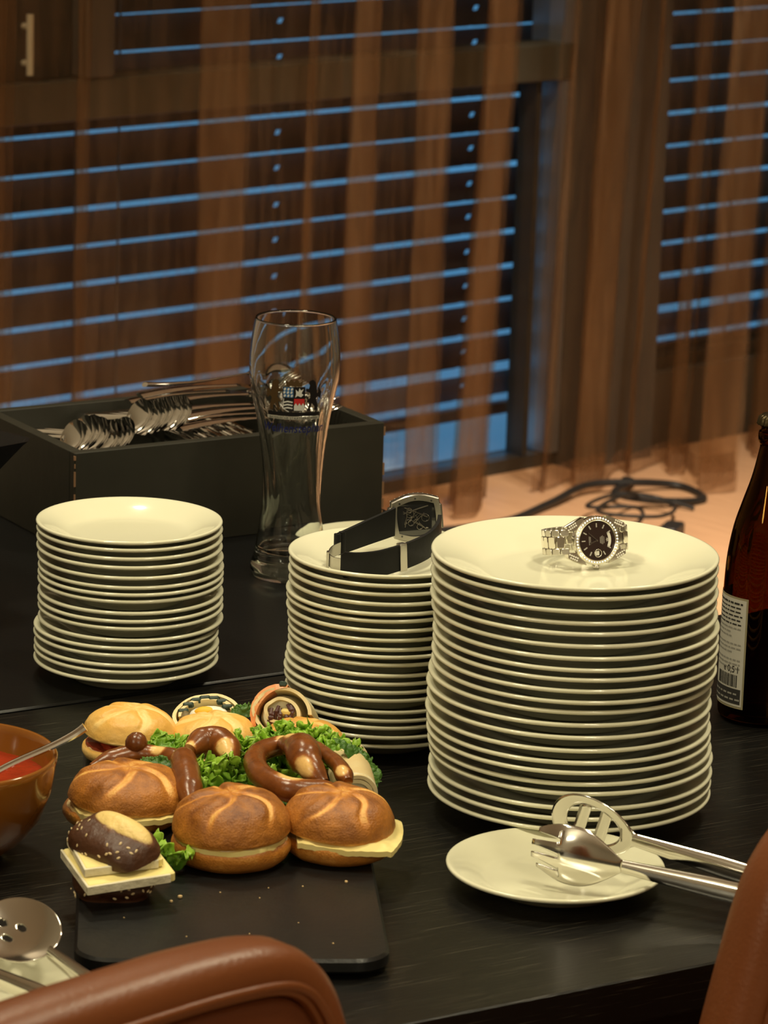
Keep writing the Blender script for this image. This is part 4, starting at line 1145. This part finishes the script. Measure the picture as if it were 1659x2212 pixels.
def perf_head(b, M, L, hw, bulge, holes):
    """spoon head with round holes cut as missing cells of a fine grid, kept smooth by circular rims"""
    def P(x, y):
        u = (x-L*.5)/(L*.5); v = y/hw; q2 = min(1, u*u+v*v); return M @ Vector((x, y, -bulge*(1-q2)))
    N, K = 96, 40; vs = []
    for i in range(N):
        a = 2*PI*i/N
        for k in range(K+1):
            q = k/K; vs.append((L*.5 + L*.5*q*math.cos(a), hw*q*math.sin(a)))
    fs = []
    for i in range(N):
        for k in range(K):
            f = (i*(K+1)+k, ((i+1)%N)*(K+1)+k, ((i+1)%N)*(K+1)+k+1, i*(K+1)+k+1)
            cx = sum(vs[j][0] for j in f)/4; cy = sum(vs[j][1] for j in f)/4
            if any(((cx-hx)/rx)**2 + ((cy-hy)/ry)**2 < 1 for hx, hy, rx, ry in holes): continue
            fs.append(f)
    b.add([P(*p) for p in vs], fs)
M_tong = mat('tongs_steel', (.74, .72, .67), .13, 1.0, bump=(25, .04, ONE))
def handle(b, p, q, r0, r1, sag=0.):
    pts = [Vector(p).lerp(Vector(q), t) + Vector((0,0,sag*math.sin(PI*t))) for t in [i/14 for i in range(15)]]
    b.tube(pts, [lerp(r0, r1, min(1, i/4)) for i in range(15)], 14, flat=(.55, 1.0))
def tongs(label, base, nf, ns, hinge, face_f, face_s, kind):
    r = thing('serving_tongs', label, 'tongs', loc=base); B0 = Vector(base)
    nf, ns, hinge = Vector(nf)-B0, Vector(ns)-B0, Vector(hinge)-B0
    b = MB()
    if kind == 'fork': fork_head(b, head_frame(nf, hinge-nf, face_f), .072, .0235, .0085, .33)
    else: perf_head(b, head_frame(nf, hinge-nf, face_f), .080, .026, .006, [(.046,.0085,.0055,.0026),(.046,-.004,.0055,.0026),(.062,.002,.005,.0026)])
    solid(b.build('fork_head' if kind == 'fork' else 'perforated_head', M_tong, r, sharp=50), .0012)
    b = MB(); handle(b, nf, hinge + Vector((0,-.006,0)), .0052, .0084); b.build('handle', M_tong, r)
    b = MB()
    if kind == 'fork': slot_head(b, head_frame(ns, hinge-ns, face_s), .072, .0250, .0035); solid(b.build('slotted_head', M_tong, r, sharp=50), .0012)
    else: fork_head(b, head_frame(ns, hinge-ns, face_s), .072, .0235, .0085, .33); solid(b.build('fork_head', M_tong, r, sharp=50), .0012)
    b = MB(); handle(b, ns, hinge + Vector((0,.006,0)), .0052, .0084); b.build('handle', M_tong, r)
    MB().tube([hinge+Vector((0,-.016,.004)), hinge+Vector((.010,0,.004)), hinge+Vector((0,.016,.004))], .008, 10, flat=(.6,1)).build('spring_joint', M_tong, r)
    return r
tongs('steel tongs with fork and slotted heads lying on a single plate', (.1379, 2.5392, T), (.1855,2.4963,T+.032), (.1961,2.545,T+.0365), (.4173,2.4026,T+.0175), (-.05,-1.0,-.04), (-.12,-.97,-.20), 'fork')
tongs('steel tongs with a perforated spoon head beside the leather chair back', (-.2766, 2.2536, T), (-.2180,2.2720,T+.037), (-.2700,2.2500,T+.0345), (-.098,2.118,T+.0175), (.10,-.74,.62), (-.2,-.8,.5), 'perf')

# ------------------------------------------------------------------ leather chairs
M_leather = mat('cognac_brown_leather', (.175, .050, .012), .36, noise=(7, (.145, .040, .010), .3, ONE), bump=(320, .16, ONE))
M_leather_d = mat('dark_brown_leather_panel', (.125, .030, .007), .42, bump=(320, .16, ONE))
M_chairleg = mat('dark_chair_leg', (.02, .015, .012), .35, .6)
def chair(label, loc, rz):
    r = thing('leather_chair', label, 'chair', loc=loc, rz=rz)
    half = [(0,.470),(.16,.472),(.225,.480),(.252,.500),(.264,.54),(.260,.60),(.2535,.675),(.238,.760),(.220,.833),(.208,.875),(.196,.900),(.178,.920),(.150,.9325),(.10,.9380),(.05,.9395),(0,.940)]
    hs = [(p.x, p.y) for p in catmull([(x, z, 0) for x, z in half], 4)]
    out = hs + [(-x, z) for x, z in hs[::-1][1:-1]]
    n = len(out)
    nr = []
    for i in range(n):
        a, c = Vector(out[i-1]), Vector(out[(i+1) % n]); d = (c-a).normalized(); nr.append(Vector((-d.y, d.x)))
    def bow(x, z): return .004*x*x - .004*(z-.47)              # wraps round the sitter, leans back
    def ring(ins, y): 
        rr = []
        for p, q in zip(out, nr):
            w = Vector(p) + q*ins; rr.append(Vector((w.x, y + bow(w.x, w.y), w.y)))
        return rr
    def skin(rings, cap):
        b = MB(); vs = [p for rg in rings for p in rg]; fs = []
        for k in range(len(rings)-1):
            for i in range(n): fs.append((k*n+i, k*n+(i+1) % n, (k+1)*n+(i+1) % n, (k+1)*n+i))
        b.add(vs, fs)
        if cap:
            base = (len(rings)-1)*n; c = len(b.v); b.v.append(tuple(sum((Vector(p) for p in rings[-1]), Vector())/n + Vector((0, -.002, 0))))
            for i in range(n): b.f.append((base+i, base+(i+1) % n, c)); b.mi.append(0)
        return b
    t = .026
    prof = [(.040, t-.001), (.022, t), (.010, t-.003), (.003, t-.010), (0, t-.020), (0, -t+.018), (.0025, -t+.008), (.009, -t+.0015), (.018, -t-.0005), (.0265, -t+.0005), (.0285, -t+.005)]
    skin([ring(i, y) for i, y in prof], False).build('back_shell', M_leather, r, sharp=50)
    skin([ring(i, y) for i, y in ((.0290, -t+.006), (.0300, -t+.0015), (.0330, -t-.0002), (.045, -t-.0010), (.055, -t-.0014))], True).build('back_panel', M_leather_d, r, sharp=50)
    pr = ring(.0205, -t-.0016); MB().tube(pr, .0030, 8, closed=True).build('piping', M_leather, r, sharp=None)
    skin([ring(i, y) for i, y in ((.035, t-.0005), (.045, t+.004), (.055, t+.007))], True).build('front_cushion', M_leather, r, sharp=50)
    MB().prism(rrect(-.235, .03, .235, .47, .07), .41, .475, bevel=.018).build('seat', M_leather, r)
    for x in (-.2, .2):
        for y in (.07, .42):
            MB().tube([(x, y, .41), (x*1.08, y, 0.0)], [.016, .011], 10).build('leg', M_chairleg, r)
    return r
chair('cognac leather chair whose back rises beside the perforated tongs', (-.1705, 1.8236, 0), R(46.2))
chair('cognac leather chair beside the handle end of the slotted tongs', (.4185, 2.2929, 0), R(32.5))

# ------------------------------------------------------------------ steel bracelet watch
M_wsteel = mat('watch_polished_steel', (.80, .77, .70), .12, 1.0); M_wbrush = mat('watch_brushed_steel', (.66, .63, .57), .30, 1.0)
M_dial = mat('dark_oxblood_dial', (.018, .006, .006), .18, **{'Coat Weight': 1.0, 'Coat Roughness': .02}); M_mark = mat('silver_marker', (.85, .84, .80), .2, .6)
M_gem = mat('diamond', (.92, .92, .90), .03, .35, **{'Specular IOR Level': 1.0}); M_white = mat('white_disc', (.72, .70, .64), .5)
wz = T + .1934 + .0052
w2 = thing('steel_watch', 'steel bracelet watch with diamond bezel and dark red dial', 'watch', loc=(.1682, 2.7321, wz))
yaw = R(24); tl = R(12)
xa = Vector((math.cos(yaw), math.sin(yaw), 0)); za = Vector((math.sin(yaw), -math.cos(yaw), 0)); za = (za*math.cos(tl) + Vector((0,0,1))*math.sin(tl)); ya = za.cross(xa)
WM = rot_to(xa, ya, za, (0, 0, .0226)) @ Matrix.Scale(1.02, 4)
def wpart(b, name, m, parent=w2, **k):
    o = b.build(name, m, parent, **k)
    if parent is w2: o.matrix_local = WM
    return o
case = wpart(MB().lathe([(0,-.0055),(.014,-.0055),(.0185,-.0035),(.0192,-.001),(.0192,.0022),(.0185,.0030),(0,.0030)], 64), 'case', M_wsteel)
for sx in (-1, 1):
    for sy in (-1, 1):
        b = MB(); b.prism([(sx*.010, sy*.0185)] + [(sx*.0165, sy*.0155), (sx*.0245, sy*.0118)] + [(sx*.0245, sy*.0088), (sx*.013, sy*.0095)] if sx*sy > 0 else [(sx*.013, sy*.0095), (sx*.0245, sy*.0088), (sx*.0245, sy*.0118), (sx*.0165, sy*.0155), (sx*.010, sy*.0185)], -.004, .0026, bevel=.0006)
        o = wpart(b, 'lug', M_wsteel)
        g = MB()
        for k in range(9):
            t = (k+.5)/9; g.blob((sx*lerp(.0165,.0240,t), sy*(lerp(.0140,.0104,t) + (.0011 if k % 2 else -.0011)), .0028), (.0008,.0008,.0005), 6)
        g.build('lug_diamonds', M_gem, o)
wpart(MB().lathe([(.0185,.0024),(.0192,.0030),(.0190,.0038),(.0160,.0048),(.0154,.0046),(.0152,.0030)], 64), 'bezel', M_wsteel)
g = MB()
for k in range(46):
    a = 2*PI*k/46; g.blob((.0174*math.cos(a), .0174*math.sin(a), .0046), (.00105,.00105,.0007), 8)
wpart(g, 'bezel_diamonds', M_gem, sharp=15)
wpart(MB().lathe([(0,.0032),(.0153,.0032)], 48), 'dial', M_dial, sharp=None)
b = MB()
for h in range(12):
    if h in (0, 3): continue                     # 12 o'clock points along +x, the date sits at 3
    a = -h*PI/6; c, s_ = math.cos(a), math.sin(a)
    M_ = Matrix.Translation((.0118*c, .0118*s_, .0033)) @ Matrix.Rotation(a, 4, 'Z'); b.box((-.0016,-.00042,0),(.0016,.00042,.0005), M_)
wpart(b, 'hour_markers', M_mark)
b = MB(); vs = []
for i in range(13):
    a = R(lerp(-27, 27, i/12)); vs += [((.0100)*math.cos(a), .0100*math.sin(a), .00335), (.0124*math.cos(a), .0124*math.sin(a), .00335)]
b.add(vs, [(i*2, i*2+1, i*2+3, i*2+2) for i in range(12)]); wpart(b, 'day_window', M_white, sharp=None)
wpart(MB().rbox((-.0021,-.0118,.0033),(.0015,-.0082,.00345),.0003), 'date_window', M_white)
b = MB(); b.tube(catmull([(.0032*math.cos(R(a))*.95, -.0100+.0030*math.sin(R(a)), .0045) for a in range(0,360,30)], 2, True), .00030, 6, closed=True); wpart(b, 'date_lens', M_wsteel, sharp=None)
b = MB(); b.box((-.0004,-.0006,.0036),(.0066,.0006,.0039), Matrix.Rotation(R(200),4,'Z')); b.box((-.0004,-.0004,.0040),(.0098,.0004,.0042), Matrix.Rotation(R(140),4,'Z')); b.lathe([(0,.0044),(.0008,.0043),(.0008,.0034)],12)
wpart(b, 'hands', mat('dark_hand', (.16,.13,.12), .2, .8))
b = MB(); rq = random.Random(3)
b.prism([(.0098,-.0012),(.0098,.0012),(.0078,.0014),(.0086,.0007),(.0076,0),(.0086,-.0007),(.0078,-.0014)][::-1], .00335, .0034)
for k, (x, L_) in enumerate(((.0062,.0026),(.0050,.0034),(.0040,.0030),(.0030,.0024),(-.0056,.0030),(-.0066,.0034))): b.box((x-.00022,-L_,.00335),(x+.00022,L_,.0034))
wpart(b, 'dial_print', mat('dial_print', (.36,.33,.30), .4))
wpart(MB().lathe([(0,0),(.0029,0),(.0031,.0005),(.0031,.0028),(.0026,.0032),(0,.0032)], 24, mod=lambda r, z, a: r+(.0002*math.sin(16*a) if r > .003 else 0), M=Matrix.Translation((0,-.0186,0)) @ Matrix.Rotation(R(90),4,'X')), 'winding_crown', M_wbrush)
# bracelet: closed oval behind the case, three-row links
path = catmull([(-.0215,0,-.0015),(-.0300,0,-.0065),(-.0335,0,-.0170),(-.0290,0,-.0310),(-.0150,0,-.0410),(0,0,-.0440),(.0150,0,-.0410),(.0290,0,-.0310),(.0335,0,-.0170),(.0300,0,-.0065),(.0215,0,-.0015)], 40)
ds = [0]
for p, q in zip(path, path[1:]): ds.append(ds[-1]+(q-p).length)
pitch_l = .0066; nl = int(ds[-1]/pitch_l)
lk = MB()
lk.rbox((-.0031,-.0098,-.0014),(.0031,-.0047,.0014),.0007); lk.rbox((-.0031,.0047,-.0014),(.0031,.0098,.0014),.0007)
me_out = lk.mesh('link', M_wbrush); me_mid = MB().rbox((-.0032,-.0045,-.0015),(.0032,.0045,.0015),.0007).mesh('centre_link', M_wsteel)
for k in range(nl):
    d = (k+.5)*ds[-1]/nl; i = max(j for j in range(len(ds)) if ds[j] <= d); i = min(i, len(path)-2)
    p = path[i]; t = (path[i+1]-path[max(i-1,0)]).normalized(); nrm = t.cross(Vector((0,1,0)))
    Lm = WM @ rot_to(t, (0,1,0), nrm*1, p)
    o = mesh_obj('link', me_out, w2); o.matrix_local = Lm
    i2 = max(j for j in range(len(ds)) if ds[j] <= min(d+pitch_l*.5, ds[-1])); i2 = min(i2, len(path)-2)
    p2 = path[i2]; t2 = (path[i2+1]-path[max(i2-1,0)]).normalized()
    o = mesh_obj('centre_link', me_mid, w2); o.matrix_local = WM @ rot_to(t2, (0,1,0), t2.cross(Vector((0,1,0))), p2)

# ------------------------------------------------------------------ rubber strap tonneau watch
M_rub = mat('black_rubber', (.006, .006, .0065), .5, spec=.2, bump=(200, .1, ONE)); M_tit = mat('grey_titanium', (.50, .48, .44), .28, 1.0); M_cry = mat('smoked_sapphire', (.02,.02,.02), .05, **{'Coat Weight':1.0})
z1 = T + .1464 + .0060
w1 = thing('strap_watch', 'tonneau skeleton watch on a black rubber strap lying on its edge', 'watch', loc=(.0050, 2.9000, z1))
def lp(pts, z): return [(x-.0050, y-2.9000, zz) for (x, y), zz in zip(pts, z)]
hw = .0110
front = catmull(lp([(-.0345,2.8450),(-.0220,2.8440),(-.0060,2.8490),(.0080,2.8580),(.0240,2.8720),(.0380,2.8900),(.0455,2.9100),(.0475,2.9270)], [.0125,.0120,.0125,.0140,.0165,.0195,.0230,.0260]), 6)
MB().strap(front, [hw*.82 if i < 2 else hw for i in range(len(front))], .0016).build('front_strap', M_rub, w1, sharp=40)
back = catmull(lp([(.0090,2.9420),(-.0020,2.9340),(-.0150,2.9250),(-.0270,2.9150),(-.0380,2.9060)], [.0260,.0230,.0195,.0165,.0140]), 6)
MB().strap(back, [lerp(hw*1.12, hw*.85, i/(len(back)-1)) for i in range(len(back))], .0017).build('back_strap', M_rub, w1, sharp=40)
MB().tube(lp([(-.0385,2.9050),(-.0385,2.9052)], [.0050,.0230]), .0032, 12).build('strap_end', M_rub, w1)
MB().tube(lp([(-.0345,2.9085),(-.0345,2.9087)], [.0050,.0240]), .0032, 12).build('strap_keeper', M_rub, w1)
# deployant clasp blades between the strap ends
cl = catmull(lp([(-.0360,2.9040),(-.0430,2.8900),(-.0450,2.8720),(-.0410,2.8560),(-.0330,2.8490)], [.0110,.0105,.0100,.0105,.0110]), 6)
MB().strap(cl, .0052, .0005).build('clasp_blade', M_tit, w1)
MB().strap(lp([(-.0455,2.8700),(-.0458,2.8640)], [.0102,.0102]), .0072, .0011).build('clasp_bar', M_tit, w1)
ct = (front[22]-front[20]).normalized(); cn = ct.cross(Vector((0,0,1))).normalized()
bk = rot_to(ct, (0,0,1), -cn if cn.y > 0 else cn, front[21])
b = MB(); b.m = 0
for sg in (-1, 1): b.rbox((-.0035, sg*.0110-.0011, -.0028), (.0035, sg*.0110+.0011, .0030), .0005)
b.rbox((-.0035,-.0110,.0018),(.0035,.0110,.0032),.0005)
o = b.build('buckle', M_tit, w1); o.matrix_local = bk
# tonneau case seen from inside the loop
cx = Vector((.0475-.0090, 2.9480-2.9420, .004)).normalized(); cz = Vector((.16, -.97, .06)); cz = (cz - cx*cz.dot(cx)).normalized(); cy = cz.cross(cx)
CM = rot_to(cx, cy, cz, (.0275-.0050, 2.9520-2.9000, .0275)) @ Matrix.Scale(1.06, 4)
def tonneau(hx, hy, n=10):
    pts = []
    for (x0, y0, x1, y1, bx, by) in ((-hx,-hy*.78,hx,-hy*.78,0,-hy*.26),(hx,-hy*.78,hx,hy*.78,hx*.06,0),(hx,hy*.78,-hx,hy*.78,0,hy*.26),(-hx,hy*.78,-hx,-hy*.78,-hx*.06,0)):
        for k in range(n):
            t = k/n; s_ = math.sin(PI*t); pts.append((lerp(x0,x1,t)+bx*s_, lerp(y0,y1,t)+by*s_))
    return pts
def cpart(b, name, m, parent=w1, **k):
    o = b.build(name, m, parent, **k)
    if parent is w1: o.matrix_local = CM
    return o
cs_o, cs_i = tonneau(.0195, .0190), tonneau(.0150, .0142)
n_ = len(cs_o); b = MB()
vs = [Vector((x*k, y*k, z)) for k, z in ((.93,-.0060),(1.0,-.0045),(1.0,.0030),(.965,.0042)) for x, y in cs_o] + [Vector((x, y, z)) for z in (.0042, .0020) for x, y in cs_i]
b.add(vs, [(k*n_+i, k*n_+(i+1)%n_, (k+1)*n_+(i+1)%n_, (k+1)*n_+i) for k in range(5) for i in range(n_)] + [tuple(range(n_-1,-1,-1))])
cpart(b, 'case', M_tit, sharp=30)
b = MB(); b.add([Vector((x, y, .0022)) for x, y in cs_i], [tuple(range(n_))]); cpart(b, 'case_back_window', M_cry, sharp=None)
b = MB(); rm = random.Random(12)
for k in range(15):
    a, c = Vector((rm.uniform(-.011,.011), rm.uniform(-.010,.010), .0026)), Vector((rm.uniform(-.011,.011), rm.uniform(-.010,.010), .0028))
    b.tube([a, c], rm.uniform(.00025, .0006), 6)
for k in range(5):
    q = Vector((rm.uniform(-.008,.008), rm.uniform(-.008,.008), .0030)); rr = rm.uniform(.0015,.0032)
    b.tube([q+Vector((rr*math.cos(R(a)), rr*math.sin(R(a)), 0)) for a in range(0,360,30)], .0003, 6, closed=True)
cpart(b, 'skeleton_movement', mat('movement_steel', (.45,.42,.38), .25, 1.0))
b = MB()
for x, y in ((-.013,.0135),(.013,.0135),(-.013,-.0135),(.013,-.0135),(0,.0165),(0,-.0165)): b.lathe([(0,.0046),(.0008,.0046),(.0009,.0040)], 10, M=Matrix.Translation((x,y,0)))
cpart(b, 'case_screws', M_cry)
g = MB()
for k in range(0, n_, 1):
    x, y = cs_o[k]; g.blob((x*.985, y*.985, -.0045), (.0006,.0006,.0006), 6)
cpart(g, 'case_diamonds', M_gem, sharp=15)
cpart(MB().rbox((-.0225,-.0105,-.0030),(-.0195,.0105,.0046),.0008), 'strap_lug', M_tit)
cpart(MB().rbox((.0195,-.0100,-.0030),(.0215,.0100,.0040),.0008), 'strap_lug', M_tit)
